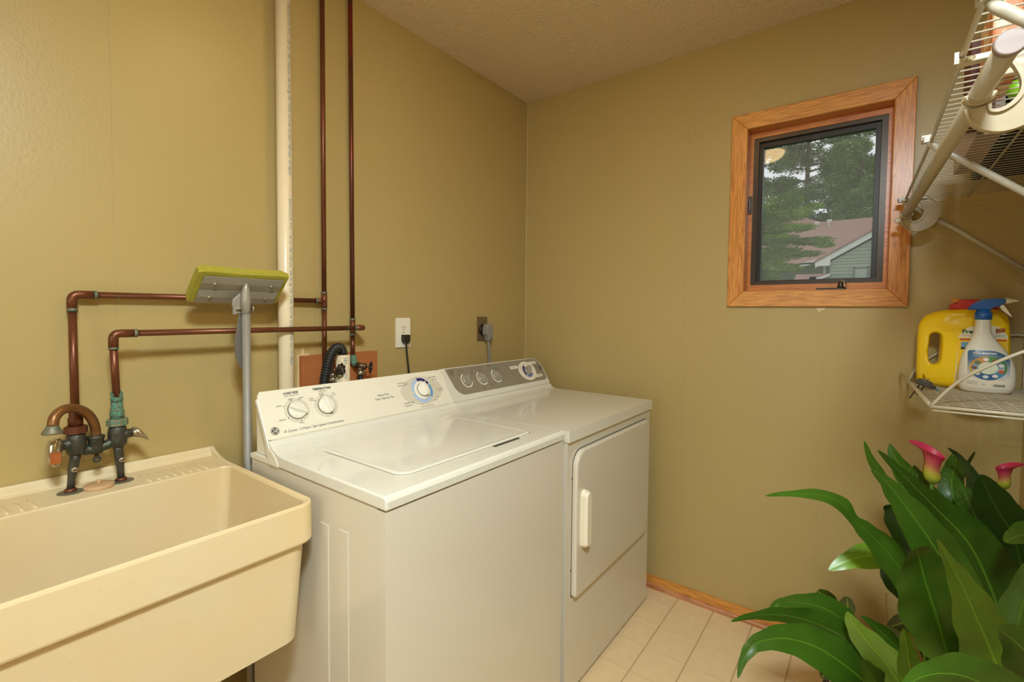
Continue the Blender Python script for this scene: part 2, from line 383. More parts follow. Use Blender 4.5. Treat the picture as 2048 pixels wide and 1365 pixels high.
# baseboard: board plus shoe
bb = struct(obj('baseboard_far', box(-0.012, 0.0, YR, 0, 0.0, 0.053, 0.003), OAKY, org=(0, 0, 0)))
shoe = [(-0.012, 0.0)] + [(-0.012 - 0.013 * math.cos(math.radians(a)), 0.0195 * math.sin(math.radians(a))) for a in range(0, 91, 15)]
b = BM(); A = [b.verts.new((p[0], YR, p[1])) for p in shoe]; Bv = [b.verts.new((p[0], 0, p[1])) for p in shoe]
b.faces.new(A); b.faces.new(Bv[::-1])
for i in range(len(shoe)): b.faces.new((A[i], Bv[i], Bv[(i + 1) % len(shoe)], A[(i + 1) % len(shoe)]))
bmesh.ops.recalc_face_normals(b, faces=b.faces)
lab(obj('shoe_moulding', b, wood('oak_light_y', srgb(204, 142, 92), srgb(176, 108, 62), 'y'), bb), 'paler quarter-round shoe strip')
struct(obj('baseboard_right', box(XR, -0.012, YR, YR + 0.012, 0, 0.053, 0.003), OAKX, org=(0, YR, 0)))

# ------------------------------------------------------------------ window_1
wn = bpy.data.objects.new('window_1', None); COL.objects.link(wn); wn.location = (0, -1.338, 1.30); ORG['window_1'] = Vector(wn.location)
wn['kind'] = 'structure'; wn['label'] = 'small oak-cased awning window looking onto trees and a house'
o0, o1, p0, p1 = -1.6300, -1.0460, 1.3065, 2.0830      # outer casing
i0, i1, q0, q1 = -1.5715, -1.1070, 1.3690, 2.0210      # inner edge
for nm, poly, m in (('top', [(o0, p1), (o1, p1), (i1, q1), (i0, q1)], OAKY), ('bottom', [(o0, p0), (o1, p0), (i1, q0), (i0, q0)], OAKY),
                    ('left', [(o1 - 0.0004, p0), (o1 - 0.0004, p1), (i1, q1), (i1, q0)], OAKZ), ('right', [(o0 + 0.0004, p0), (o0 + 0.0004, p1), (i0, q1), (i0, q0)], OAKZ)):
    obj('casing', prism(poly, 'x', -0.016, 0.0, 0.0025), m, wn)
def frame_bm(y0, y1, z0, z1, t, x0, x1, bv=0.0, tb=None, tt=None):
    tb = t if tb is None else tb; tt = t if tt is None else tt
    b = BM()
    box(x0, x1, y0, y1, z1 - tt, z1, bm=b); box(x0, x1, y0, y1, z0, z0 + tb, bm=b)
    box(x0, x1, y0, y0 + t, z0 + tb, z1 - tt, bm=b); box(x0, x1, y1 - t, y1, z0 + tb, z1 - tt, bm=b)
    if bv: bevel(b, bv, 1)
    return b
OAKJ = wood('oak_jamb', srgb(208, 128, 52), srgb(184, 104, 36), 'z')
JH = 0.0055
for (nm, a) in (('jamb', (0.0, 0.16, i1 - 0.001, Wy1, q0 - 0.007, q1 + 0.007)), ('jamb', (0.0, 0.16, Wy0, i0 + 0.001, q0 - 0.007, q1 + 0.007)), ('jamb', (0.0, 0.16, i0 + 0.001, i1 - 0.001, q1 - 0.001, Wz1)), ('jamb', (0.0, 0.16, i0 + 0.001, i1 - 0.001, Wz0, q0 + 0.001))):
    obj('jamb', box(*a), OAKJ, wn)
obj('wood_stop', frame_bm(i0 + 0.001, i1 - 0.001, q0 + 0.001, q1 - 0.001, 0.0125, 0.046, 0.16, tb=0.026, tt=0.024), wood('oak_stop', srgb(212, 132, 54), srgb(188, 108, 40), 'y'), wn)
obj('sash_frame', frame_bm(-1.5600, -1.1180, 1.396, 1.9955, 0.021, 0.050, 0.075, 0.002, tb=0.015, tt=0.015), BRNM, wn)
obj('glazing_gasket', frame_bm(-1.541, -1.134, 1.405, 1.982, 0.019, 0.066, 0.092, 0.001, tb=0.010, tt=0.022), BRND, wn)
# pane: thin glass with a light insect screen behind it
gm = bpy.data.materials.new('window_glass'); gm.use_nodes = True; nt = gm.node_tree
for n in list(nt.nodes): nt.nodes.remove(n)
out = nt.nodes.new('ShaderNodeOutputMaterial'); tr = nt.nodes.new('ShaderNodeBsdfTransparent'); gl = nt.nodes.new('ShaderNodeBsdfGlossy'); gl.inputs['Roughness'].default_value = 0.02
fr = nt.nodes.new('ShaderNodeFresnel'); fr.inputs[0].default_value = 1.25; mx = nt.nodes.new('ShaderNodeMixShader')
nt.links.new(fr.outputs[0], mx.inputs[0]); nt.links.new(tr.outputs[0], mx.inputs[1]); nt.links.new(gl.outputs[0], mx.inputs[2]); nt.links.new(mx.outputs[0], out.inputs[0])
lab(obj('pane', box(0.082, 0.086, -1.526, -1.149, 1.412, 1.965), gm, wn), 'clear glass pane')
sm = bpy.data.materials.new('insect_screen'); sm.use_nodes = True; nt = sm.node_tree
for n in list(nt.nodes): nt.nodes.remove(n)
out = nt.nodes.new('ShaderNodeOutputMaterial'); tr = nt.nodes.new('ShaderNodeBsdfTransparent'); df = nt.nodes.new('ShaderNodeBsdfDiffuse'); df.inputs[0].default_value = srgb(150, 158, 152)
mx = nt.nodes.new('ShaderNodeMixShader'); mx.inputs[0].default_value = 0.30
nt.links.new(tr.outputs[0], mx.inputs[1]); nt.links.new(df.outputs[0], mx.inputs[2]); nt.links.new(mx.outputs[0], out.inputs[0])
lab(obj('insect_screen', box(0.0895, 0.090, -1.524, -1.151, 1.414, 1.962), sm, wn), 'fine grey insect screen')
for a in ((0.0645, 0.0658, -1.352, -1.330, 1.408, 1.424), (0.0645, 0.0658, -1.347, -1.324, 1.957, 1.974)):
    lab(obj('screen_clip', box(*a, 0.001), BLK, wn), 'small black clip')
cr = obj('crank_base', box(0.026, 0.046, -1.452, -1.356, 1.3705, 1.378, 0.003), BRNM, wn)
obj('crank_hub', join(lathe([(0.011, 0), (0.011, 0.006), (0.008, 0.016), (0.008, 0.022)], (0.034, -1.434, 1.378), 'z', 16)), BRNM, cr)
obj('crank_arm', tube(spline([(0.034, -1.434, 1.397), (0.02, -1.440, 1.402), (0.012, -1.446, 1.392), (0.008, -1.448, 1.380)], 4), 0.0045, 8), CHR, cr)
lt = obj('latch', box(0.038, 0.050, -1.1195, -1.1085, 1.690, 1.762, 0.002), BRNM, wn)
obj('latch_lever', box(0.028, 0.040, -1.1160, -1.1115, 1.700, 1.745, 0.0015), BLKI, lt)

# ================================================================== OUTSIDE
def leafcloud(centers, count, size, seed, squash=1.0, droop=0.0):
    """many small leaf quads scattered over ellipsoid clumps (cx,cy,cz,rx,ry,rz)"""
    rnd = random.Random(seed); V = []; F = []
    tot = sum((c[3] * c[4] * c[5]) ** (2 / 3) for c in centers)
    for c in centers:
        n = int(count * (c[3] * c[4] * c[5]) ** (2 / 3) / tot)
        for _ in range(n):
            while True:
                x, y, z = rnd.uniform(-1, 1), rnd.uniform(-1, 1), rnd.uniform(-1, 1); r = math.sqrt(x * x + y * y + z * z)
                if 0.02 < r < 1: break
            k = (0.55 + 0.45 * rnd.random()) / r * (r ** 0.4)
            p = Vector((c[0] + x * k * c[3], c[1] + y * k * c[4], c[2] + z * k * c[5] - droop * abs(x * k) * c[5]))
            a = Vector((rnd.gauss(0, 1), rnd.gauss(0, 1), rnd.gauss(0, 0.6))).normalized(); b_ = a.cross(Vector((rnd.gauss(0, 1), rnd.gauss(0, 1), rnd.gauss(0, 1)))).normalized()
            s = size * rnd.uniform(0.6, 1.3); i = len(V)
            V += [p - a * s, p + b_ * s * 0.4, p + a * s, p - b_ * s * 0.4]; F.append((i, i + 1, i + 2, i + 3))
    me = bpy.data.meshes.new('crown'); me.from_pydata([tuple(v) for v in V], [], F); return me
def foliage_mat(name, c, c2):
    m = mat(name, c, rough=0.7, var=0.35, vscale=1.6, col2=c2, cthr=(0.45, 0.65), cscale=3.0, spec=0.2); return m
def tree(name, loc, clumps, count, size, m, trunkr, top, label, group, seed, branches=None):
    t = thing(name, loc, label, 'tree', group)
    me = leafcloud([(c[0] - loc[0], c[1] - loc[1], c[2] - loc[2]) + tuple(c[3:]) for c in clumps], count, size, seed)
    me.materials.append(m); o = bpy.data.objects.new('crown', me); COL.objects.link(o); o.parent = t; ORG[o.name] = Vector(loc); o['kind'] = 'stuff'
    b = tube([loc, (loc[0] + 0.1, loc[1], (loc[2] + top) / 2), (loc[0], loc[1], top)], [trunkr, trunkr * 0.7, trunkr * 0.25], 8)
    for c in clumps[::2]:
        z = min(top * 0.95, c[2] - 0.2 * c[5]); tube([(loc[0], loc[1], z), ((loc[0] + c[0]) / 2, (loc[1] + c[1]) / 2, z + 0.15), (c[0], c[1], c[2])], [trunkr * 0.35, trunkr * 0.2, trunkr * 0.06], 6, bm=b)
    obj('trunk', b, mat('bark', srgb(70, 60, 48), rough=0.9), t)
    return t
gmat = mat('lawn', srgb(78, 104, 52), rough=0.95, var=0.3, vscale=1.2, spec=0.1)
gr = struct(obj('ground', box(0.17, 60, -30, 34, -0.5, -0.25), gmat, org=(0, 0, -0.25))); gr['label'] = 'mown lawn outside the window'
FOL1 = foliage_mat('foliage_near', srgb(76, 118, 26), srgb(138, 172, 52))
FOL2 = foliage_mat('foliage_far', srgb(88, 112, 70), srgb(130, 152, 96))
FOL3 = foliage_mat('foliage_conifer', srgb(80, 112, 58), srgb(128, 158, 86))
rnd = random.Random(3)
# near shrubby evergreen, its layered branches reach in from the left
cl_ = []
for (y, z, ry, rz) in ((-0.55, 2.80, .26, .11), (-0.30, 2.70, .35, .16), (-0.62, 2.62, .30, .10), (-0.86, 2.70, .16, .06), (-0.35, 2.47, .35, .15), (-0.70, 2.42, .26, .06), (-0.45, 2.28, .35, .10), (-0.85, 2.26, .30, .06), (-1.02, 2.18, .14, .04), (-0.50, 2.10, .34, .12), (-0.80, 2.10, .22, .05), (-0.40, 1.93, .30, .10), (-0.62, 1.92, .18, .06), (-0.38, 1.80, .16, .06), (0.1, 2.9, .4, .2), (0.2, 2.5, .6, .3), (0.2, 2.0, .6, .3), (0.5, 1.5, .9, .4), (0.4, 1.0, .9, .4), (0.5, 3.1, .4, .3)):
    cl_.append((5.2 + rnd.uniform(-.12, .12), y, z, ry * 0.8, ry, rz))
tree('evergreen_shrub', (5.4, 0.55, -0.25), cl_, 90000, 0.0175, FOL1, 0.07, 2.9, 'bright green bushy evergreen close outside the window', None, 5)
# tall trees beyond the house
def tall(x, y, h, r, seed, m, dens, size, label, name='tall_tree', zlow=2.5):
    rr = random.Random(seed); cs = []
    n = int(h / 1.1)
    for i in range(n):
        z = zlow + (h - zlow) * i / n; f = 1 - 0.55 * (i / n) ** 1.6
        for k in range(5):
            a = rr.uniform(0, 6.28); d = r * f * rr.uniform(0.35, 0.8)
            cs.append((x + d * math.cos(a), y + d * math.sin(a), z + rr.uniform(-.4, .4), r * f * .42, r * f * .42, 0.40 + rr.random() * .25))
    tree(name, (x, y, -0.25), cs, dens, size, m, 0.22, h * 0.92, label, 'tall trees beyond the neighbouring house', seed)
tall(30.5, 4.5, 14.0, 2.6, 11, FOL2, 48000, 0.085, 'tall loose deciduous tree at the left of the row beyond the house')
tall(33.5, -0.6, 16.0, 2.6, 12, FOL2, 51200, 0.085, 'tall dark tree in the middle of the row beyond the house')
tall(30.0, 1.7, 14.5, 2.9, 16, FOL2, 57600, 0.081, 'tall loose tree standing left of the soft green pine')
tall(27.3, -0.9, 10.5, 2.3, 13, FOL3, 54400, 0.075, 'soft green pine rising behind the roof ridge', 'pine_tree')
tall(34.0, -5.5, 15.0, 2.6, 14, FOL2, 38400, 0.090, 'tall tree at the right of the row beyond the house')
tall(33.0, 8.4, 15.0, 2.6, 15, FOL2, 38400, 0.090, 'farthest left tall tree, mostly hidden by the window frame')

# neighbouring house
hs = thing('house', (18.0, -2.0, -0.25), 'pale green clapboard house with a brown shingle roof seen through the window', 'house')
SID = mat('green_siding', srgb(150, 160, 142), rough=0.7); TRIM = mat('house_trim_white', srgb(226, 226, 220), rough=0.6)
ROOF = mat('shingle_roof', srgb(158, 122, 112), rough=0.9, var=0.18, vscale=3.0, stretch=(1, 1, 1), bump=0.4, bscale=20, bdist=0.02)
def siding(x, y0, y1, z0, z1, pitch=0.105):
    b = BM(); z = z0
    while z < z1 - 1e-3:
        zt = min(z + pitch, z1)
        vs = [b.verts.new(p) for p in ((x - 0.022, y0, z), (x - 0.022, y1, z), (x, y1, zt), (x, y0, zt), (x + 0.005, y0, z), (x + 0.005, y1, z))]
        b.faces.new((vs[0], vs[1], vs[2], vs[3])); b.faces.new((vs[0], vs[4], vs[5], vs[1])); z += pitch
    return b
ys0, yp = -0.40, -4.2
b = siding(16.0, -8.0, -0.42, -0.25, 2.98)
z = 2.98
while z < 5.2:      # gable courses, shortened under the rake
    yl = -0.42 - (z - 2.98) / 0.60; yr = -8.0 + (z - 2.98) / 0.60
    if yl - yr < 0.2: break
    vs = [b.verts.new(p) for p in ((15.978, yr, z), (15.978, yl, z), (16.0, yl - 0.17, z + 0.105), (16.0, yr + 0.17, z + 0.105), (16.005, yr, z), (16.005, yl, z))]
    b.faces.new((vs[0], vs[1], vs[2], vs[3])); b.faces.new((vs[0], vs[4], vs[5], vs[1])); z += 0.105
lab(obj('gable_siding', b, SID, hs), 'clapboard gable end')['kind'] = 'stuff'
obj('side_wall', box(16.0, 24.0, -0.45, -0.42, -0.25, 2.98), SID, hs)
lab(obj('wing_siding', siding(17.6, -0.42, 6.5, -0.25, 3.02), SID, hs), 'clapboard wing wall')['kind'] = 'stuff'
# rake boards
for s in (1, -1):
    ye, yt = (-0.02, -4.21) if s > 0 else (-8.40, -4.21)
    obj('rake_board', prism([(ye, 2.98), (yt, 5.50), (yt, 5.32), (ye, 2.80)] if s > 0 else [(ye, 2.98), (yt, 5.50), (yt, 5.32), (ye, 2.80)], 'x', 15.90, 15.97), TRIM, hs)
obj('eave_return', prism([(-0.02, 2.98), (-0.02, 2.86), (-0.42, 2.86), (-0.42, 3.14)], 'x', 15.88, 15.99), TRIM, hs)
obj('wing_fascia', prism([(-0.05, 3.16), (-0.05, 3.03), (0.66, 2.86), (6.5, 2.86), (6.5, 2.98), (0.66, 2.98)], 'x', 16.5, 16.56), TRIM, hs)
obj('downspout', tube([(16.46, -0.26, 2.98), (16.46, -0.27, -0.2)], 0.05, 6), TRIM, hs)
def slab(pts, th=0.06):
    b = BM(); A = [b.verts.new(p) for p in pts]; B = [b.verts.new((p[0], p[1], p[2] - th)) for p in pts]; n = len(pts)
    b.faces.new(A); b.faces.new(B[::-1])
    for i in range(n): b.faces.new((A[i], B[i], B[(i + 1) % n], A[(i + 1) % n]))
    bmesh.ops.recalc_face_normals(b, faces=b.faces); return b
obj('front_roof', slab([(16.5, 6.5, 2.98), (16.5, -0.05, 3.05), (20.5, -4.6, 5.05), (20.5, 0.05, 5.03), (20.5, 1.2, 5.5), (20.5, 6.5, 5.5)]), ROOF, hs)
obj('gable_roof', slab([(15.86, 0.02, 3.02), (15.86, -4.21, 5.54), (24.0, -4.21, 5.54), (24.0, 0.02, 3.02)]), ROOF, hs)
obj('gable_roof', slab([(15.86, -8.44, 3.02), (15.86, -4.21, 5.54), (24.0, -4.21, 5.54), (24.0, -8.44, 3.02)]), ROOF, hs)
lr = obj('porch_roof', slab([(15.0, 0.5, 2.30), (15.0, -0.44, 2.46), (15.95, -0.44, 2.62), (15.95, 0.5, 2.62)]), ROOF, hs)
obj('porch_fascia', prism([(-0.13, 2.33), (-0.49, 2.47), (-0.49, 2.54), (-0.13, 2.40)], 'x', 14.93, 15.0), TRIM, hs)
for (y, z) in ((-0.10, 4.84), (0.30, 4.80)):
    obj('roof_vent', lathe([(0.06, -0.1), (0.06, 0.08), (0.09, 0.10), (0.09, 0.16)], (20.0, y, z), 'z', 10), TRIM, hs)
hw = obj('window_frame', join(box(15.93, 15.97, -1.42, -1.04, 2.36, 2.40), box(15.93, 15.97, -1.42, -1.04, 2.74, 2.79), box(15.93, 15.97, -1.08, -1.04, 2.36, 2.79), box(15.93, 15.97, -1.42, -1.38, 2.36, 2.79)), mat('house_window_frame', srgb(120, 116, 112), rough=0.6), hs)
obj('window_pane', box(15.955, 15.965, -1.385, -1.075, 2.395, 2.745), mat('house_window_pane', srgb(160, 172, 158), rough=0.2), hw)

# ceiling lamp, just above the picture
cp_ = thing('ceiling_lamp', (-1.31, -0.94, H), 'round frosted ceiling lamp above the washing machine', 'lamp')
obj('lamp_base', lathe([(0.09, 0.0), (0.09, -0.02), (0.12, -0.03), (0.12, -0.04)], (-1.31, -0.94, H - 0.0005), 'z', 32), OUTW, cp_)
lm = bpy.data.materials.new('lamp_glow'); lm.use_nodes = True; lb_ = lm.node_tree.nodes['Principled BSDF']; lb_.inputs['Emission Color'].default_value = (1.0, 0.66, 0.30, 1); lb_.inputs['Emission Strength'].default_value = 29.0
obj('lamp_shade', lathe([(0.095, 0.0), (0.092, -0.018), (0.078, -0.038), (0.048, -0.052), (0.01, -0.058)], (-1.31, -0.94, H - 0.041), 'z', 32), lm, cp_)

# ================================================================== APPLIANCES
def place(b, O, X, Y):
    O = Vector(O); X = Vector(X).normalized(); Y = Vector(Y).normalized(); Nn = X.cross(Y)
    for v in b.verts:
        c = v.co.copy(); v.co = O + X * c.x + Y * c.y + Nn * c.z
    return b
def knob_parts(parent, F, u, v, r, ang, m, mg, ht=0.014, barw=0.30):
    sk = lathe([(r, 0.0012), (r * 1.0, 0.005), (r * 0.95, 0.0085), (r * 0.80, 0.0095)], (u, v, 0), 'z', 32)
    k = obj('knob', place(sk, *F), m, parent, None)
    L_ = r * 1.0; wd = r * barw
    g = BM(); pr = [(-L_, 0.62), (-L_ * 0.9, 0.85), (0, 1.0), (L_ * 0.9, 0.85), (L_, 0.62)]
    lo = [g.verts.new((x, s * wd * (1 - 0.35 * abs(x) / L_) * 1.25, 0.006)) for x, h in pr for s in (1, -1)]
    hi = [g.verts.new((x, s * wd * 0.55, 0.006 + ht * h)) for x, h in pr for s in (1, -1)]
    for i in range(4):
        g.faces.new((lo[2 * i], lo[2 * i + 2], hi[2 * i + 2], hi[2 * i])); g.faces.new((lo[2 * i + 3], lo[2 * i + 1], hi[2 * i + 1], hi[2 * i + 3])); g.faces.new((hi[2 * i], hi[2 * i + 2], hi[2 * i + 3], hi[2 * i + 1]))
    g.faces.new((lo[0], hi[0], hi[1], lo[1])); g.faces.new((lo[9], hi[9], hi[8], lo[8]))
    bmesh.ops.recalc_face_normals(g, faces=g.faces); bevel(g, 0.0012, 2, 0.4)
    a = math.radians(ang)
    for q in g.verts:
        x, y = q.co.x, q.co.y; q.co.x = u + x * math.cos(a) - y * math.sin(a); q.co.y = v + x * math.sin(a) + y * math.cos(a)
    obj('grip', place(g, *F), mg, k)
    return k
def letters(parent, F, items, m, name='lettering', lift=0.0009):
    for it in items:
        s, u, v, size = it[:4]; kw = it[4] if len(it) > 4 else {}
        obj(name, place(text_bm(s, size, (u, v, lift), (1, 0, 0), (0, 1, 0), **kw), *F), m, parent)
def emblem(parent, F, u, v, r, dark, light):
    d = flat(circle(r, 28, u, v), (0, 0, 0), (1, 0, 0), (0, 1, 0), 0.0009)
    e = obj('emblem', place(d, *F), dark, parent)
    b = ring(r * 0.80, r * 0.90, (u, v, 0.0010), (1, 0, 0), (0, 1, 0), n=36, th=0.0002)
    for k in range(4):
        a = math.radians(45 + 90 * k)
        b = join(b, ring(r * 0.15, r * 0.24, (u + r * 0.62 * math.cos(a), v + r * 0.62 * math.sin(a), 0.0010), (1, 0, 0), (0, 1, 0), a0=45 + 90 * k - 150, a1=45 + 90 * k + 90, n=20, th=0.0002))
    b = join(b, text_bm('GE', r * 0.95, (u, v, 0.0012), (1, 0, 0), (0, 1, 0), shear=0.35, bold=r * 0.012, spacing=0.85))
    obj('emblem_monogram', place(b, *F), light, e)
    return e

# ------------------------------------------------------------------ washing machine
wa = thing('washing_machine', (-1.193, -0.48, 0), 'white top-loading washing machine beside the utility tub, with a cream dial console', 'washing machine')
obj('body', box(-1.530, -0.8560, -0.7445, -0.200, 0.018, 0.8745, 0.004), WHB, wa)
obj('front_panel', box(-1.5305, -0.8555, -0.771, -0.7455, 0.022, 0.8725, 0.007, 3), WHB, wa)
for (y, zz) in ((-0.552, 0.79), (-0.628, 0.795)):
    b = box(-1.5318, -1.529, y - 0.016, y + 0.016, 0.05, zz, 0.0014, 2); obj('side_rib', b, WHB, wa)
for (x, y) in ((-1.49, -0.72), (-0.90, -0.72), (-1.49, -0.25), (-0.90, -0.25)):
    obj('foot', lathe([(0.02, 0), (0.02, 0.012), (0.012, 0.02)], (x, y, 0.0004), 'z', 12), BLK, wa)
prof = [(-0.2905, 0.8755), (-0.772, 0.8755), (-0.7755, 0.879), (-0.7765, 0.8945), (-0.7735, 0.9015), (-0.7665, 0.9048), (-0.42, 0.9048), (-0.375, 0.9055), (-0.350, 0.9085), (-0.330, 0.9145), (-0.314, 0.9235), (-0.3035, 0.9345), (-0.2905, 0.9345)]
b = prism(prof, 'x', -1.5330, -0.8530); bevel(b, 0.0045, 3, 1.0)
for f in b.faces: f.smooth = False
tp = obj('top_panel', b, WH, wa)
obj('rear_flange', box(-1.5325, -0.8535, -0.2895, -0.1985, 0.8755, 0.887, 0.003), PLW, wa)
hp = [(-0.212, 0.8875), (-0.212, 1.030), (-0.224, 1.0535), (-0.2305, 1.0530), (-0.2945, 0.9365), (-0.2880, 0.8875)]
obj('console_housing', prism(hp, 'x', -1.523, -0.863, 0.003), PLW, wa)
WFO = Vector((0, -0.232, 1.055)); WY = Vector((0, 0.064, 0.119)).normalized(); F = (tuple(WFO), (1, 0, 0), tuple(WY))
fp = [(p[0], p[1], 0) for p in rrect(-1.531, -0.868, -0.1345, -0.0005, (0.020, 0.016, 0.004, 0.004), 5)]
# the face plate: left edge upright, right edge slants to the lower right as on the real console
def slant(p): return p
lo = [[(x, y, -0.006) for x, y, z in fp], [(x, y, -0.0012) for x, y, z in fp], [(x * 1 + (0.0012 if x < -1.2 else -0.0012), y + (0.001 if y < -0.07 else -0.001), 0.0) for x, y, z in fp]]
obj('console_face', place(loops(lo), *F), PLW, wa)
cp = [(-0.2300, 1.0340), (-0.2405, 1.0370), (-0.2970, 0.9345), (-0.3045, 0.9190), (-0.3290, 0.9060), (-0.3490, 0.8870), (-0.3495, 0.8765), (-0.3000, 0.8765), (-0.2840, 0.9300)]
for (a, c) in ((-1.5350, -1.5305), (-0.8682, -0.8600)):
    obj('console_end_cap', prism(cp if a < -1.2 else [(y, min(z, 1.0555)) for y, z in cp[:4]] + [(-0.290, 0.906), (-0.284, 0.930)], 'x', a, c, 0.0016), PLW, wa)
# lid
lidp = rrect(-1.436, -0.934, -0.706, -0.374, (0.010, 0.006, 0.034, 0.020), 6)
off = lambda d: rrect(-1.436 - d, -0.934 + d, -0.706 - d, -0.374 + d, (0.010, 0.006, 0.034, 0.020), 6)
lidg = mat('lid_gap_shadow', srgb(150, 142, 118), rough=0.6)
obj('lid_gap_shade', loops([[(x, y, 0.9046) for x, y in off(0.0022)], [(x, y, 0.9052) for x, y in off(0.0022)]]), lidg, wa)  # darker strip painting the shadow line of the groove round the lid
LZ = 0.9050
b = loops([[(x, y, LZ) for x, y in off(0)], [(x, y, LZ + 0.0020) for x, y in off(0)], [(x, y, LZ + 0.0034) for x, y in off(-0.0012)], [(x, y, LZ + 0.0044) for x, y in off(-0.006)], [(x, y, LZ + 0.0034) for x, y in off(-0.016)], [(x, y, LZ + 0.0036) for x, y in off(-0.04)]])
ld = obj('lid', b, WH, wa)
lab(obj('finger_slot', loops([[(x, y, 0.9046) for x, y in rrect(-1.128, -1.010, -0.7190, -0.7085, 0.005)], [(x, y, 0.9056) for x, y in rrect(-1.128, -1.010, -0.7190, -0.7085, 0.005)]]), BLKI, wa), 'dark finger slot at the lid front')
lab(obj('hinge_rust', lathe([(0.0035, 0), (0.003, 0.0012)], (-1.4405, -0.370, 0.9048), 'z', 10), RUSTC, wa), 'orange rust speck at the lid hinge')
# console print and controls
for (u, v, nm) in ((-1.438, -0.067, 'dial_ring'), (-1.350, -0.067, 'dial_ring')):
    obj(nm, place(flat(circle(0.0355, 40, u, v), (0, 0, 0), (1, 0, 0), (0, 1, 0), 0.0005), *F), RING, wa)
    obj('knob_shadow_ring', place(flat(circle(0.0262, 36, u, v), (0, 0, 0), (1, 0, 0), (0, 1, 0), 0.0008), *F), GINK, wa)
knob_parts(wa, F, -1.438, -0.067, 0.0250, 152, KNOB, KNOB)
knob_parts(wa, F, -1.350, -0.067, 0.0250, 100, KNOB, KNOB)
DU, DV = -0.984, -0.069
obj('dial_ring', place(flat(circle(0.093, 56, DU, DV, 0.052), (0, 0, 0), (1, 0, 0), (0, 1, 0), 0.0005), *F), RING, wa)
for (a0, a1, m) in ((103, 52, BLU3), (48, 30, BLU3), (24, -42, BLU2), (-50, -172, BLU1), (180, 110, BLU1)):
    obj('dial_band', place(ring(0.0330, 0.0465, (DU, DV, 0.0006), (1, 0, 0), (0, 1, 0), a0=min(a0, a1), a1=max(a0, a1), n=72, th=0.0003), *F), m, wa)
obj('dial_skirt', place(lathe([(0.0350, 0.0008), (0.0350, 0.003), (0.0335, 0.0042), (0.026, 0.0046)], (DU, DV, 0), 'z', 40), *F), KNOB, wa)
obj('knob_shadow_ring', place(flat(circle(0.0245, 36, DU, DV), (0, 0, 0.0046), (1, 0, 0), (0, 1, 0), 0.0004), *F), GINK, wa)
Fd = (tuple(Vector(F[0]) + Vector((1, 0, 0)).cross(WY) * 0.004), F[1], F[2])
knob_parts(wa, Fd, DU, DV, 0.0235, 97, KNOB, KNOB, 0.020, 0.40)
B_ = {'bold': 0.0003}
letters(wa, F, [
    ('LOAD SIZE', -1.4430, -0.0150, 0.0086, B_), ('Super Capacity Plus', -1.4430, -0.0225, 0.0050, {'shear': 0.3}),
    ('TEMPERATURE', -1.3500, -0.0140, 0.0086, B_), ('Wash-Rinse', -1.3500, -0.0215, 0.0050, {'shear': 0.2}),
    ('SUPER', -1.4480, -0.0330, 0.0050), ('RESET', -1.4180, -0.0330, 0.0050), ('LARGE', -1.4850, -0.0480, 0.0050), ('MEDIUM', -1.4830, -0.0880, 0.0050), ('SMALL', -1.4330, -0.1050, 0.0050),
    ('COLD', -1.3890, -0.0400, 0.0050), ('COLD', -1.3890, -0.0455, 0.0050), ('WARM', -1.3560, -0.0290, 0.0050), ('COLD', -1.3560, -0.0340, 0.0050), ('HOT', -1.3180, -0.0330, 0.0050), ('COLD', -1.3180, -0.0385, 0.0050),
    ('15 Cycles - 3 Wash / Spin Speed Combinations', -1.4900, -0.1210, 0.0094, {'align': 'LEFT', 'shear': 0.25}),
    ('Heavy Duty', -1.1480, -0.0630, 0.0094, {'shear': 0.3}), ('Super Capacity Plus', -1.1480, -0.0745, 0.0094, {'shear': 0.3}),
    ('COTTONS', -1.0660, -0.0330, 0.0066), ('NORMAL SOIL', -1.0640, -0.0420, 0.0050), ('EXTRA', -1.0420, -0.0360, 0.0042), ('RINSE', -1.0440, -0.0410, 0.0042),
    ('POWER WASH', -1.0560, -0.1060, 0.0066), ('NORMAL SOIL', -1.0620, -0.1150, 0.0050), ('EASY CARE', -0.9200, -0.0260, 0.0066), ('HEAVY SOIL', -0.9120, -0.0360, 0.0044),
    ('DELICATES', -0.9020, -0.0740, 0.0058), ('LIGHT SOIL', -0.8990, -0.0820, 0.0044), ('OFF', -0.9930, -0.0190, 0.0050), ('OFF', -0.9270, -0.0540, 0.0044), ('OFF', -1.0040, -0.1180, 0.0044),
    ('SPECIAL', -0.9240, -0.1020, 0.0046), ('RINSE', -0.9380, -0.1120, 0.0046), ('Pull to Start - Push to Stop', -0.9830, -0.1275, 0.0054)], INK)
TK = BM()
for (u, v) in ((-1.448, -0.0372), (-1.425, -0.0372), (-1.471, -0.0500), (-1.466, -0.0850), (-1.433, -0.0995), (-1.3790, -0.0480), (-1.3590, -0.0378), (-1.3270, -0.0420)):
    obj('dial_tick', place(flat(circle(0.0014, 10, u, v), (0, 0, 0.0006), (1, 0, 0), (0, 1, 0), 0.0004), *F), INK, wa)
letters(wa, F, [('OFF', -0.998, -0.0300, 0.0060, {'bold': 0.0002})], OUTW, 'dial_word')
emblem(wa, F, -1.5090, -0.1135, 0.0112, INK, PLW)

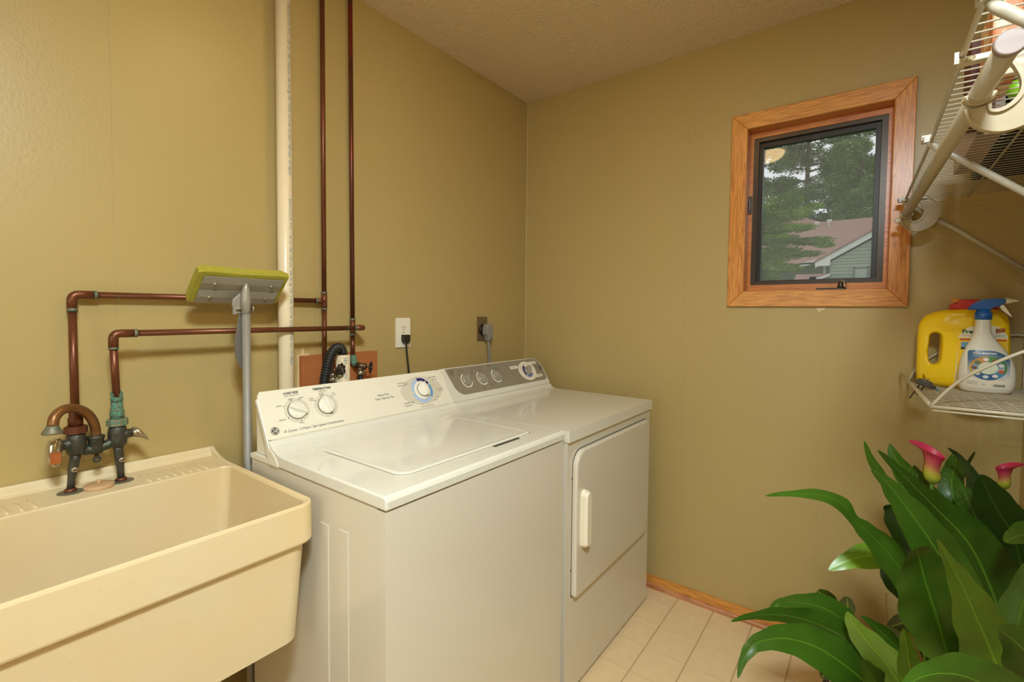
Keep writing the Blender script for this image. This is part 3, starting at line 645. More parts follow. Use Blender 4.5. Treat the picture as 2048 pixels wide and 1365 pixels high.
# ------------------------------------------------------------------ dryer
dr = thing('clothes_dryer', (-0.475, -0.45, 0), 'white front-loading dryer with a grey control panel, between the washer and the window wall', 'dryer')
b = box(-0.8245, -0.1260, -0.7680, -0.125, 0.014, 0.8585, 0.008, 3); obj('body', b, WHB, dr)
for (x, y) in ((-0.78, -0.72), (-0.17, -0.72), (-0.78, -0.17), (-0.17, -0.17)):
    obj('foot', lathe([(0.02, 0), (0.02, 0.008), (0.012, 0.016)], (x, y, 0.0004), 'z', 12), BLK, dr)
obj('top_panel', box(-0.8275, -0.1235, -0.7765, -0.120, 0.8600, 0.8975, 0.0075, 3), WH, dr)
sp = [(-0.262, 0.906), (-0.273, 0.901), (-0.290, 0.8976), (-0.130, 0.8976), (-0.130, 0.919), (-0.252, 0.919)]
obj('console_base', prism(sp, 'x', -0.8180, -0.1290), WH, dr)
DY = Vector((0, 0.082, 0.129)).normalized(); FD = ((0, -0.168, 1.048), (1, 0, 0), tuple(DY))
def dout(d, n): return [(x, y, n) for x, y in rrect(-0.8170 + d, -0.1200 - d, -0.1515 + d, -d, (0.060, 0.018, 0.004, 0.012), 7)]
b = loops([dout(0.006, -0.055), dout(0.0, -0.045), dout(0.0, -0.006), dout(0.003, -0.001), dout(0.008, 0.0)])
obj('console_housing', place(b, *FD), WH, dr)
gp = rrect(-0.7860, -0.1330, -0.1270, -0.0070, (0.052, 0.006, 0.040, 0.022), 8)
gp = [(x + (0.022 * (-y / 0.127) if x < -0.7 else 0), y) for x, y in gp]
obj('control_panel', place(flat(gp, (0, 0, 0), (1, 0, 0), (0, 1, 0), 0.0012), *FD), GRYP, dr)
for u, ang in ((-0.690, 62), (-0.594, 128), (-0.498, 132)):
    obj('dial_ring', place(ring(0.0265, 0.0320, (u, -0.068, 0.0013), (1, 0, 0), (0, 1, 0), a0=110, a1=350, n=44, th=0.0004), *FD), OUTW, dr)
    knob_parts(dr, FD, u, -0.068, 0.0245, ang, DKNOB, DKNOB, 0.014, 0.26)
U, V = -0.262, -0.068
obj('dial_ring', place(flat(circle(0.066, 48, U, V, 0.050), (0, 0, 0.0012), (1, 0, 0), (0, 1, 0), 0.0004), *FD), OUTW, dr)
for (u, v, a) in ((-0.352, -0.041, -0.06), (-0.193, -0.030, 0.12), (-0.190, -0.101, 0.0)):
    obj('dial_tab', place(flat(rrect(u - 0.030, u + 0.030, v - 0.0075, v + 0.0075, 0.004), (0, 0, 0.0012), (1, 0, 0), (0, 1, 0), 0.0003), *FD), OUTW, dr)
obj('dial_band', place(ring(0.022, 0.034, (U, V, 0.0016), (1, 0, 0), (0, 1, 0), a0=110, a1=225, n=60, th=0.0003), *FD), BLU3, dr)
obj('dial_band', place(ring(0.024, 0.034, (U, V, 0.0016), (1, 0, 0), (0, 1, 0), a0=232, a1=335, n=60, th=0.0003), *FD), mat('print_dryer_blue', srgb(92, 116, 176), rough=0.4), dr)
knob_parts(dr, FD, U, V, 0.0215, 65, DKNOB, DKNOB, 0.020, 0.42)
lab(obj('start_button', place(lathe([(0.0115, 0.001), (0.0115, 0.004), (0.0095, 0.0052)], (-0.1500, -0.062, 0), 'z', 24), *FD), mat('grey_button', srgb(104, 100, 94), rough=0.4), dr), 'round grey start button')
e = emblem(dr, FD, -0.7560, -0.0245, 0.0115, mat('bronze_badge', srgb(84, 62, 44), rough=0.3, metal=0.4), GRYP)
obj('badge_rim', place(ring(0.0112, 0.0142, (-0.7560, -0.0245, 0.001), (1, 0, 0), (0, 1, 0), n=36, th=0.0012), *FD), CHR, dr)
TKs = []
for k in range(26):
    a = math.radians(-150 + k * 11.0); TKs.append(flat([(U + 0.040 * math.cos(a) + 0.0006 * math.sin(a), V + 0.037 * math.sin(a) - 0.0006 * math.cos(a)), (U + 0.044 * math.cos(a), V + 0.040 * math.sin(a)), (U + 0.040 * math.cos(a) - 0.0006 * math.sin(a), V + 0.037 * math.sin(a) + 0.0006 * math.cos(a))], (0, 0, 0.0016), (1, 0, 0), (0, 1, 0), 0.0003))
for q in TKs: obj('dial_tick', place(q, *FD), INK, dr)
letters(dr, FD, [('SIGNAL', -0.7050, -0.0225, 0.0082), ('DRYNESS', -0.6220, -0.0180, 0.0072), ('LEVEL', -0.5820, -0.0180, 0.0072), ('OPTIONS', -0.5150, -0.0170, 0.0082), ('OFF', -0.7250, -0.040, 0.0056), ('LOUD', -0.7000, -0.032, 0.0056), ('HI', -0.6660, -0.040, 0.0056),
    ('MORE', -0.6420, -0.038, 0.0062), ('DRY', -0.6420, -0.044, 0.0062), ('MEDIUM', -0.5850, -0.033, 0.0056), ('LESS', -0.6050, -0.107, 0.0060), ('DRY', -0.6050, -0.113, 0.0060), ('DAMP', -0.5550, -0.103, 0.0060), ('DRY', -0.5550, -0.109, 0.0060), ('OFF', -0.5360, -0.034, 0.0056), ('EXTENDED', -0.4800, -0.031, 0.0056), ('TUMBLE', -0.4800, -0.037, 0.0056), ('START', -0.1600, -0.043, 0.0072)], GINK, lift=0.0016)
letters(dr, FD, [('COTTONS', -0.3580, -0.041, 0.0078), ('EASY CARE', -0.1880, -0.030, 0.0070), ('TIMED', -0.1850, -0.101, 0.0078), ('MORE DRY', -0.3020, -0.046, 0.0050), ('LESS DRY', -0.3060, -0.056, 0.0050), ('OFF', -0.3040, -0.070, 0.0050), ('OFF', -0.2400, -0.028, 0.0050), ('COOL', -0.2960, -0.094, 0.0050)], INK, lift=0.0019)
# door
def dpath(d): return rrect(-0.7905 + d, -0.1690 - d, 0.3370 + d, 0.8235 - d, (0.030, 0.052, 0.012, 0.055), 7)
obj('door_gap', loops([[(x, -0.7680, z) for x, z in dpath(-0.003)], [(x, -0.7690, z) for x, z in dpath(-0.003)]]), mat('door_gap_shadow', srgb(116, 108, 92), rough=0.6), dr)
b = loops([[(x, -0.7690, z) for x, z in dpath(0.001)], [(x, -0.7800, z) for x, z in dpath(0)], [(x, -0.7845, z) for x, z in dpath(0.0025)], [(x, -0.7860, z) for x, z in dpath(0.007)]])
dd = obj('door', b, WHB, dr)
hb = loops([[(x, -0.785, z) for x, z in rrect(-0.7660, -0.7280, 0.497, 0.691, 0.018, 6)], [(x, -0.800, z) for x, z in rrect(-0.7655, -0.7285, 0.499, 0.689, 0.018, 6)], [(x, -0.810, z) for x, z in rrect(-0.7600, -0.7330, 0.506, 0.682, 0.013, 6)]], smooth=False)
obj('door_handle', hb, mat('handle_cream', srgb(238, 230, 204), rough=0.3), dd)
obj('handle_recess', loops([[(x, -0.7856, z) for x, z in rrect(-0.7300, -0.7080, 0.512, 0.672, 0.010, 5)], [(x, -0.7868, z) for x, z in rrect(-0.7290, -0.7090, 0.513, 0.671, 0.009, 5)]]), mat('recess_white', srgb(198, 190, 168), rough=0.4), dd)
for z in (0.744, 0.404):
    h = obj('hinge', box(-0.1680, -0.1610, -0.7800, -0.7680, z - 0.028, z + 0.028, 0.001), ALU, dr)
    h2 = BM()
    for k in (-0.018, 0, 0.018): h2 = join(h2, lathe([(0.0022, 0), (0.0022, 0.0008)], (-0.1645, -0.7800, z + k), (0, -1, 0), 8))
    obj('screws', h2, BLKI, h)
for z in (0.735, 0.43): obj('door_screw', lathe([(0.003, 0), (0.003, 0.001)], (-0.7935, -0.7680, z), (0, -1, 0), 10), BLKI, dr)

# ================================================================== UTILITY TUB
sk = thing('utility_tub', (-1.855, -0.28, 0), 'cream plastic laundry tub with a deep basin, yellowed inside, left of the washer', 'sink')
RX0, RX1, RY0, RY1 = -2.170, -1.5500, -0.5580, -0.0015
def rl(d, z, r=0.035, back=0.0): return [(x, y, z) for x, y in rrect(RX0 + d, RX1 - d, RY0 + d, RY1 - back, (0.006, 0.006, r, r), 14)]
def il(d, z, r=0.03): return [(x, y, z) for x, y in rrect(-2.155 + d, -1.5630 - d, -0.5440 + d, -0.1380 - d * 0.4, (0.022, 0.022, r, r), 14)]
L_ = [rl(0.040, 0.535, 0.03, 0.01), rl(0.026, 0.545, 0.035, 0.006), rl(0.013, 0.7600, 0.035), rl(0.011, 0.7680, 0.035), rl(0.001, 0.7660, 0.035), rl(-0.0005, 0.7700, 0.035), rl(0.0, 0.846, 0.035), rl(0.0015, 0.8505, 0.033), rl(0.005, 0.8520, 0.030)]
L_ += [il(-0.002, 0.8490), il(0.001, 0.8450), il(0.018, 0.62), il(0.030, 0.565, 0.05), il(0.075, 0.556, 0.05)]
b = loops(L_)
for f in b.faces: f.smooth = False
obj('basin', b, SINKM, sk)
# backsplash curl along the wall and the scooped gusset at its right end
bp_ = [(-0.0015, 0.848), (-0.0015, 0.8750), (-0.0060, 0.8755), (-0.0095, 0.8700), (-0.0130, 0.858), (-0.0200, 0.8510), (-0.0240, 0.848)]
obj('backsplash', prism(bp_, 'x', -2.170, -1.5505, 0.001, 1), SINKM, sk)
gs = [(-0.0015, 0.846), (-0.0015, 0.8755)] + [(-0.0080 - 0.10 * t, 0.8755 - 0.0245 * math.sin(t * math.pi / 2) ** 0.8) for t in [k / 8 for k in range(9)]] + [(-0.116, 0.846)]
obj('gusset', prism(gs, 'x', -1.5600, -1.5502, 0.0015, 1), SINKM, sk)
rnd = random.Random(4)
# raised soap-dish ridges on the ledge
for x0, x1, n in ((-1.745, -1.605, 8), (-2.11, -1.925, 9)):
    for k in range(n):
        x = x0 + (x1 - x0) * (k + 0.5) / n
        b = tube([(x - 0.004, -0.052, 0.8475), (x, -0.080, 0.8492), (x + 0.002, -0.112, 0.8490), (x + 0.003, -0.132, 0.8482)], [0.0028, 0.0038, 0.0038, 0.0026], 8)
        obj('soap_ridge', b, SINKM, sk)
for (x, y) in ((-1.625, -0.075), (-2.10, -0.075)):
    lab(obj('leg', tube([(x, y, 0.56), (x, y, 0.006)], 0.013, 10), GALV, sk), 'galvanised tube leg')
obj('drain_pipe', tube([(-1.86, -0.33, 0.556), (-1.86, -0.33, 0.42), (-1.86, -0.30, 0.36), (-1.86, -0.2, 0.35), (-1.86, -0.03, 0.35)], 0.02, 12), PVC, sk)
obj('basin_drain', lathe([(0.035, 0.0), (0.033, 0.002), (0.012, 0.0005)], (-1.86, -0.33, 0.5562), 'z', 20), CHR, sk)

# ------------------------------------------------------------------ faucet
LZT = 0.8485
fa = thing('utility_faucet', (-1.822, -0.066, LZT), 'tarnished brass two-handle faucet with a gooseneck spout, standing on the tub ledge', 'faucet')
FX0, FX1, FXC, FY = -1.8570, -1.7820, -1.8220, -0.068
bb_ = lathe([(0.010, -0.014), (0.0165, -0.010), (0.0185, 0.0), (0.0185, 0.020), (0.0170, 0.032), (0.0150, 0.036)], (FX0, FY, 0.948), 'z', 20)
bb_ = join(bb_, lathe([(0.010, -0.014), (0.0165, -0.010), (0.0185, 0.0), (0.0185, 0.022), (0.0170, 0.034), (0.0150, 0.038)], (FX1, FY, 0.950), 'z', 20))
bb_ = join(bb_, tube(spline([(FX0 + 0.010, FY, 0.945), (-1.838, FY, 0.940), (-1.822, FY, 0.943), (-1.806, FY, 0.944), (FX1 - 0.010, FY, 0.951)], 4), 0.0115, 12))
bb_ = join(bb_, lathe([(0.0115, -0.012), (0.0140, -0.004), (0.0150, 0.004), (0.0150, 0.022), (0.0165, 0.024), (0.0165, 0.029), (0.0120, 0.031)], (FXC, FY, 0.942), 'z', 20))
bb_ = join(bb_, tube([(FX0, FY, 0.962), (FX0 - 0.026, FY - 0.008, 0.962)], [0.014, 0.011], 14))
bb_ = join(bb_, tube([(FX1, FY, 0.966), (FX1 + 0.026, FY - 0.008, 0.966)], [0.014, 0.010], 14))
obj('body', bb_, BRZ, fa)
# spout
sp_ = spline([(FXC, FY, 0.968), (-1.8235, -0.070, 0.990), (-1.831, -0.080, 1.014), (-1.846, -0.096, 1.036), (-1.868, -0.115, 1.050), (-1.889, -0.135, 1.052), (-1.9035, -0.147, 1.040), (-1.9075, -0.152, 1.022)], 5)
s_ = obj('spout', tube(sp_, 0.0098, 16), SPT, fa)
lab(obj('spout_outlet', lathe([(0.0100, 0.0), (0.0112, -0.004), (0.0165, -0.013), (0.0175, -0.016), (0.0165, -0.018), (0.010, -0.018)], (-1.9078, -0.1525, 1.024), (0.06, 0.05, 1), 20), SOLD, s_), 'verdigris-rimmed aerator')
# union nuts
for x, z, m in ((FX0, 0.984, mat('copper_nut', srgb(112, 66, 44), rough=0.45, metal=0.6, var=0.3, vscale=90)), (FX1, 0.988, VERD)):
    b = lathe([(0.0160, 0.0), (0.0215, 0.001), (0.0215, 0.0150), (0.0185, 0.0175)], (x, FY, z), 'z', 8)
    for f in b.faces: f.smooth = False
    nb = obj('union_nut', b, m if x < -1.83 else mat('oxidised_nut', srgb(132, 128, 100), rough=0.7, metal=0.2, var=0.3, vscale=150, bump=0.8, bscale=240, bdist=0.003, col2=srgb(84, 142, 120), cthr=(0.48, 0.6), cscale=110), fa)
    obj('union_tail', lathe([(0.0135, 0.0165), (0.0140, 0.034), (0.0120, 0.038), (0.0115, 0.056), (0.0095, 0.060)], (x, FY, z), 'z', 18), m, nb)
# legs, flanges, screws
for x, zb, dx in ((FX0, 0.948, -0.012), (FX1, 0.950, 0.005)):
    lg = obj('leg', tube([(x, FY, zb - 0.005), (x + dx * 0.25, FY, zb - 0.025), (x + dx * 0.5, FY, zb - 0.042), (x + dx * 0.8, FY, zb - 0.07), (x + dx, FY, LZT + 0.0035)], [0.0105, 0.0098, 0.0098, 0.0072, 0.0072], 12), BRZ, fa)
    obj('leg_collar', lathe([(0.0115, 0.0), (0.0115, 0.007), (0.008, 0.009)], (x + dx, FY, LZT + 0.0015), 'z', 12), mat('copper_nut', None), lg)
    lab(obj('flange', lathe([(0.0270, 0.0), (0.0270, 0.0012), (0.022, 0.0022), (0.009, 0.003)], (x + dx, FY, LZT + 0.0002), 'z', 28), SOLD, fa), 'grey oxidised round flange')
    sc_ = obj('set_screw', lathe([(0.0065, 0.0), (0.0062, 0.003), (0.004, 0.0045)], (x + dx * 0.6 + 0.002, FY - 0.0085, zb - 0.046), (0, -1, 0), 14), CHR, fa)
    obj('screw_slot', box(x + dx * 0.6 - 0.0025, x + dx * 0.6 + 0.0065, FY - 0.0135, FY - 0.0130, zb - 0.0467, zb - 0.0453), BLKI, sc_)
# lever handles
def lever(pts, wd, m):
    """pts: (x,y,z,halfheight,halfwidth)"""
    L2 = []
    for (x, y, z, h, q) in pts: L2.append([(x, y + q * math.cos(a), z + h * math.sin(a)) for a in [2 * math.pi * k / 14 for k in range(14)]])
    return loops(L2, smooth=True)
h1 = obj('handle', loops([[(x + rx_ * math.cos(a), y + ry_ * math.sin(a), z) for a in [2 * math.pi * k / 16 for k in range(16)]] for (x, y, z, rx_, ry_) in
    ((-1.8930, -0.086, 0.9820, 0.006, 0.008), (-1.8950, -0.086, 0.9780, 0.0110, 0.0125), (-1.8960, -0.086, 0.9680, 0.0135, 0.0150), (-1.8970, -0.087, 0.9560, 0.0135, 0.0150), (-1.8975, -0.089, 0.9440, 0.0125, 0.0125), (-1.8965, -0.092, 0.9330, 0.0105, 0.009), (-1.8955, -0.094, 0.9240, 0.0075, 0.006), (-1.8950, -0.095, 0.9215, 0.004, 0.004))], smooth=True), CHR, fa)
lab(obj('rust_inset', loops([[(-1.8965 + 0.0085 * s * k, -0.0985 - 0.0045 * n, z) for s, k in ((-1, 1), (1, 1))] + [(-1.8965 + 0.0085 * k2, -0.0920, z) for k2 in (1, -1)] for (z, n) in ((0.9540, 1.0), (0.9400, 0.9), (0.9290, 0.6))]), RUSTC, h1), 'rust-coloured worn patch')
h2 = obj('handle', lever([(-1.7580, -0.078, 0.9690, 0.0060, 0.0060), (-1.7560, -0.079, 0.9690, 0.0120, 0.0120), (-1.7480, -0.082, 0.9680, 0.0125, 0.0125), (-1.7400, -0.086, 0.9620, 0.0095, 0.0110), (-1.7330, -0.090, 0.9540, 0.0058, 0.0090), (-1.7290, -0.093, 0.9480, 0.0035, 0.0060)], 0.01, CHR), CHR, fa)
tb_ = BM()
obj('hanger_tab', join(box(-1.8255, -1.8175, FY - 0.0005, FY + 0.0015, 0.9155, 0.932, 0.0005), ring(0.0035, 0.0085, (-1.8215, FY + 0.0005, 0.9150), (1, 0, 0), (0, 0, 1), n=20, th=0.002)), BRZ, fa)
sp2 = thing('drain_stopper', (-1.8220, -0.083, LZT), 'round beige rubber stopper lying on the tub ledge between the faucet legs', 'sink stopper')
obj('disc', lathe([(0.0265, 0.0), (0.0285, 0.002), (0.0285, 0.0090), (0.0265, 0.0105), (0.008, 0.0110)], (-1.8220, -0.0830, LZT + 0.0002), 'z', 32), mat('stopper_rubber', srgb(196, 160, 118), rough=0.6), sp2)
obj('knob', lathe([(0.0042, 0.0), (0.0035, 0.003), (0.0042, 0.0060), (0.0040, 0.0085), (0.002, 0.0098)], (-1.8220, -0.0830, LZT + 0.0108), 'z', 14), mat('stopper_rubber', None), sp2)

# ================================================================== PIPES
R_ = 0.0079
def bandr(p, d, n=2):   # raised solder collar
    return tube([Vector(p) - Vector(d), Vector(p) + Vector(d)], 0.0096, 12)
V1X, V1Y = -1.2120, -0.0150; V1Y = -0.026
V2X, V2Y = -1.1030, -0.028
HZ, LZ2 = 1.3055, 1.2135
CY = -0.0945
hot = thing('copper_pipe', (V1X, V1Y, 1.06), 'copper pipe run whose upper level branch passes behind the thick white pipe', 'pipe')
obj('riser', tube([(V1X - 0.001, V1Y, H - 0.001), (V1X, V1Y, HZ + 0.028)], R_, 14), COP, hot)
obj('riser', tube([(V1X, V1Y, HZ - 0.028), (V1X, V1Y, 1.0810)], R_, 14), COP, hot)
te = join(tube([(V1X, V1Y, HZ + 0.029), (V1X, V1Y, HZ - 0.029)], 0.0094, 14), tube([(V1X, V1Y, HZ), (V1X - 0.030, V1Y, HZ)], 0.0094, 14))
t_ = obj('tee', te, COP, hot)
for q in (tube([(V1X, V1Y, HZ + 0.031), (V1X, V1Y, HZ + 0.0245)], 0.0099, 12), tube([(V1X, V1Y, HZ - 0.031), (V1X, V1Y, HZ - 0.0245)], 0.0099, 12), tube([(V1X - 0.024, V1Y, HZ), (V1X - 0.032, V1Y, HZ)], 0.0099, 12),): obj('solder_joint', q, SOLD, t_)
obj('branch_pipe', tube([(V1X - 0.030, V1Y, HZ), (-1.820, V1Y, HZ - 0.0008)], R_, 14), COP, hot)
EL = [(-1.812, V1Y, HZ - 0.001), (-1.835, V1Y, HZ - 0.001)] + [(-1.8380 - 0.012 * math.sin(a), V1Y, HZ - 0.001 - 0.012 + 0.012 * math.cos(a)) for a in [math.radians(k) for k in range(15, 91, 15)]] + [(-1.8502, V1Y - 0.001, HZ - 0.036)]
e_ = obj('elbow', tube(EL, 0.0098, 14), COP, hot)
for q in (tube([(-1.811, V1Y, HZ - 0.001), (-1.8045, V1Y, HZ - 0.001)], 0.0100, 12), tube([(-1.8503, V1Y - 0.001, HZ - 0.034), (-1.8504, V1Y - 0.002, HZ - 0.042)], 0.0102, 12),): obj('solder_joint', q, SOLD, e_)
obj('drop_pipe', tube([(-1.8502, V1Y - 0.001, HZ - 0.034), (-1.8570, -0.0665, 1.042)], R_, 14), COP, hot)

cold = thing('copper_pipe', (V2X, V2Y, 1.08), 'red-streaked copper pipe run whose lower level branch crosses in front of the white pipe', 'pipe')
obj('riser', tube([(V2X - 0.005, V2Y, H - 0.001), (V2X, V2Y, LZ2 + 0.028)], R_, 14), mat('copper_red_streak', srgb(96, 54, 36), rough=0.36, metal=0.5, col2=srgb(132, 50, 36), cthr=(0.53, 0.58), cscale=5.0, stretch=(1, 1, 0.6), var=0.2, vscale=30), cold)
obj('riser', tube([(V2X, V2Y, LZ2 - 0.028), (V2X, V2Y, 1.100)], R_, 14), COP, cold)
te = join(tube([(V2X, V2Y, LZ2 + 0.029), (V2X, V2Y, LZ2 - 0.029)], 0.0094, 14), tube([(V2X, V2Y, LZ2), (V2X, V2Y - 0.030, LZ2)], 0.0094, 14))
t_ = obj('tee', te, COP, cold)
for q in (tube([(V2X, V2Y, LZ2 + 0.032), (V2X, V2Y, LZ2 + 0.0235)], 0.0100, 12), tube([(V2X, V2Y, LZ2 - 0.032), (V2X, V2Y, LZ2 - 0.0235)], 0.0100, 12),): obj('solder_joint', q, SOLD, t_)
EL = [(V2X, V2Y - 0.028, LZ2), (V2X, CY + 0.012, LZ2)] + [(V2X - 0.011 + 0.011 * math.cos(a), CY + 0.011 - 0.011 * math.sin(a), LZ2) for a in [math.radians(k) for k in range(15, 91, 15)]] + [(V2X - 0.034, CY, LZ2)]
e_ = obj('elbow', tube(EL, 0.0096, 14), COP, cold)
obj('solder_joint', tube([(V2X - 0.030, CY, LZ2), (V2X - 0.0375, CY, LZ2)], 0.0100, 12), SOLD, e_)
obj('branch_pipe', tube([(V2X - 0.033, CY, LZ2), (-1.768, CY, LZ2 - 0.0005)], R_, 14), COP, cold)
EL = [(-1.752, CY, LZ2 - 0.0005), (-1.778, CY, LZ2 - 0.0005)] + [(-1.7800 - 0.0115 * math.sin(a), CY, LZ2 - 0.012 + 0.0115 * math.cos(a)) for a in [math.radians(k) for k in range(15, 91, 15)]] + [(-1.7917, CY + 0.0005, LZ2 - 0.034)]
e_ = obj('elbow', tube(EL, 0.0098, 14), COP, cold)
for q in (tube([(-1.753, CY, LZ2 - 0.0005), (-1.746, CY, LZ2 - 0.0005)], 0.0101, 12), tube([(-1.7917, CY + 0.0005, LZ2 - 0.0325), (-1.7916, CY + 0.0008, LZ2 - 0.0380)], 0.0101, 12),): obj('solder_joint', q, SOLD, e_)
obj('drop_pipe', tube([(-1.7917, CY + 0.0005, LZ2 - 0.034), (-1.7820, FY - 0.001, 1.046)], R_, 14), COP, cold)
lab(obj('corroded_fitting', tube([(-1.7822, FY - 0.001, 1.072), (-1.7822, FY, 1.066), (-1.7820, FY, 1.060), (-1.7820, FY, 1.054), (-1.7820, FY, 1.047)], [0.0095, 0.0125, 0.0110, 0.0128, 0.0118], 16), VERD, cold), 'green corroded fitting')

pv = thing('drain_vent_pipe', (-1.3630, -0.062, 0.0), 'thick cream-white plastic pipe with small blue printing, rising behind the washer', 'pipe')
PR = 0.0222
obj('pipe_wall', tube([(-1.3630, -0.062, 0.001), (-1.3630, -0.062, H - 0.001)], PR, 40), PVC, pv)
def pipe_text(s, ztop, size, cx, cy, R, ang0, spacing=1.0, flip=False):
    """text running downwards, wrapped on the cylinder around the angle ang0 (from +x towards -y)"""
    t = text_bm(s, size, (0, 0, 0), (1, 0, 0), (0, 1, 0), align='LEFT', spacing=spacing)
    for v in t.verts:
        z = ztop - v.co.x; a = ang0 - v.co.y / R
        v.co = Vector((cx + (R + 0.0003) * math.cos(a), cy - (R + 0.0003) * math.sin(a), z))
    return t
A0 = math.radians(77)
for zt, s in ((2.203, 'BRISTOLPIPE  PVC 1120  D-1785  NSF-pw  330 PSI @ 73F  TYPE  SCH 40  D-2665  NSF-dwv  07188JE2'), (1.616, 'BRISTOLPIPE  PVC 1120  D-1785  NSF-pw  330 PSI @ 73F  TYPE  SCH 40  D-2665  NSF-dwv  07188JE2')):
    t = pipe_text(s, 0, 0.0125, -1.3630, -0.062, PR, A0)
    L0 = -min(v.co.z for v in t.verts); k = 0.515 / L0
    for v in t.verts: v.co.z = zt + v.co.z * k
    obj('pipe_print', t, PINK_, pv)

# ------------------------------------------------------------------ laundry box: board, standpipe, hose, valves
bd = obj('backing_board', box(-1.2910, -0.9900, -0.0190, -0.0010, 0.84, 1.1205, 0.0015), PLYW)
tag(bd, 'orange plywood board on the wall behind the washer carrying the valves', 'board')
rnd = random.Random(9)
pts = [(-1.2965, 0.84), (-1.2975, 1.02), (-1.2955, 1.09), (-1.2985, 1.122), (-1.283, 1.126), (-1.276, 1.149), (-1.272, 1.124), (-1.262, 1.128), (-1.255, 1.124), (-1.255, 1.119), (-1.289, 1.119), (-1.289, 0.84)]
tag(obj('torn_drywall_edge', prism(pts, 'y', -0.0050, -0.0004), PAPR), 'torn cream drywall paper around the left end of the plywood board', 'torn paper')
st = thing('standpipe', (-1.1690, -0.068, 0.0), 'short cream plastic standpipe behind the washer with blue digits, the black hose drops into it', 'pipe')
SPR = 0.0235
obj('pipe_wall', loops([[(-1.1690 + r * math.cos(a), -0.068 + r * math.sin(a), z) for a in [2 * math.pi * k / 36 for k in range(36)]] for r, z in ((SPR, 0.001), (SPR, 1.120), (SPR - 0.003, 1.121), (SPR - 0.003, 1.04))], smooth=True), PVC, st)
obj('pipe_print', pipe_text('383', 1.114, 0.0175, -1.1690, -0.068, SPR, math.radians(104)), PINK_, st); obj('pipe_print', pipe_text('NSF', 1.064, 0.0150, -1.1690, -0.068, SPR, math.radians(104)), PINK_, st)
hz = spline([(-1.262, -0.110, 0.925), (-1.262, -0.108, 0.99), (-1.2600, -0.105, 1.040), (-1.2480, -0.100, 1.085), (-1.2330, -0.094, 1.120), (-1.2120, -0.086, 1.142), (-1.1880, -0.076, 1.146), (-1.1720, -0.069, 1.132), (-1.1690, -0.068, 1.105), (-1.1690, -0.068, 1.075)], 40)
# resample evenly then corrugate
cum = [0]
for i in range(1, len(hz)): cum.append(cum[-1] + (hz[i] - hz[i - 1]).length)
tot = cum[-1]; step = 0.0011; pts = []; rr = []; j = 0; s = 0
while s < tot:
    while cum[j + 1] < s: j += 1
    t = (s - cum[j]) / (cum[j + 1] - cum[j]); pts.append(hz[j].lerp(hz[j + 1], t))
    ph = (s / 0.0088) % 1.0
    rr.append(0.0125 + 0.0043 * max(0, math.sin(math.pi * ph)) ** 0.7); s += step
ho = thing('drain_hose', (-1.262, -0.11, 0.925), 'black corrugated washer drain hose arching over into the standpipe', 'hose')
obj('corrugated_tube', tube(pts, rr, 18), BLK, ho)
def valve(name, X, Z, label, bodym, wheeldir, wc, pipe_at):
    v = thing('valve', (X, -0.02, Z), label, 'valve', None)
    b = tube([(pipe_at[0], pipe_at[1], pipe_at[2]), (pipe_at[0], pipe_at[1] - 0.006, Z + 0.010), (X, -0.048, Z)], [0.0105, 0.0125, 0.0120], 14)
    obj('inlet', b, bodym, v)
    d = Vector(wheeldir).normalized(); c0 = Vector((X, -0.048, Z)); c1 = Vector(wc)
    obj('body', join(tube([c0, c0.lerp(c1, 0.55)], [0.0125, 0.0105], 14), lathe([(0.0108, 0), (0.0128, 0.003), (0.0128, 0.009), (0.0100, 0.011)], c0.lerp(c1, 0.45), d, 8)), mat('valve_brass', srgb(112, 88, 66), rough=0.4, metal=0.7, var=0.3, vscale=90), v)
    obj('stem', tube([c0.lerp(c1, 0.5), c1], 0.0035, 8), mat('valve_brass', None), v)
    o_ = c0 + Vector((0.006, -0.012, 0))
    obj('outlet', join(tube([o_, o_ + Vector((0, 0, -0.022))], [0.0105, 0.0110], 14), lathe([(0.0125, 0), (0.0135, 0.002), (0.0135, 0.012), (0.0120, 0.014)], o_ + Vector((0, 0, -0.034)), 'z', 12)), CHR, v)
    obj('supply_hose', tube([o_ + Vector((0, 0, -0.032)), o_ + Vector((0, 0, -0.12))], 0.0085, 10), BLK, v)
    # wheel
    U = d.cross(Vector((0, 0, 1))).normalized(); W = U.cross(d); ps = []
    for k in range(72):
        a = 2 * math.pi * k / 72; r = 0.0170 + 0.0028 * math.cos(7 * a); ps.append(c1 + (U * math.cos(a) + W * math.sin(a)) * r)
    rim = BM(); n = len(ps); rings = []
    for k in range(n):
        t = (ps[(k + 1) % n] - ps[k - 1]).normalized(); nn = t.cross(d).normalized()
        rings.append([rim.verts.new(ps[k] + nn * 0.0024 * math.cos(q) + d * 0.0024 * math.sin(q)) for q in [math.pi / 4 * m_ for m_ in range(8)]])
    for k in range(n):
        for m_ in range(8):
            f = rim.faces.new((rings[k][m_], rings[k][(m_ + 1) % 8], rings[(k + 1) % n][(m_ + 1) % 8], rings[(k + 1) % n][m_])); f.smooth = True
    wh = obj('hand_wheel', rim, BLKI, v)
    spk = BM()
    for k in range(7):
        a = 2 * math.pi * k / 7; tube([c1 - d * 0.001, c1 + (U * math.cos(a) + W * math.sin(a)) * 0.0185], [0.0020, 0.0016], 6, bm=spk)
    obj('spokes', join(spk, lathe([(0.0048, -0.003), (0.0052, 0), (0.0048, 0.003)], c1, d, 12)), BLKI, wh)
    obj('wheel_screw', lathe([(0.0032, 0.003), (0.0028, 0.0045)], c1, d, 10), CHR, wh)
    return v
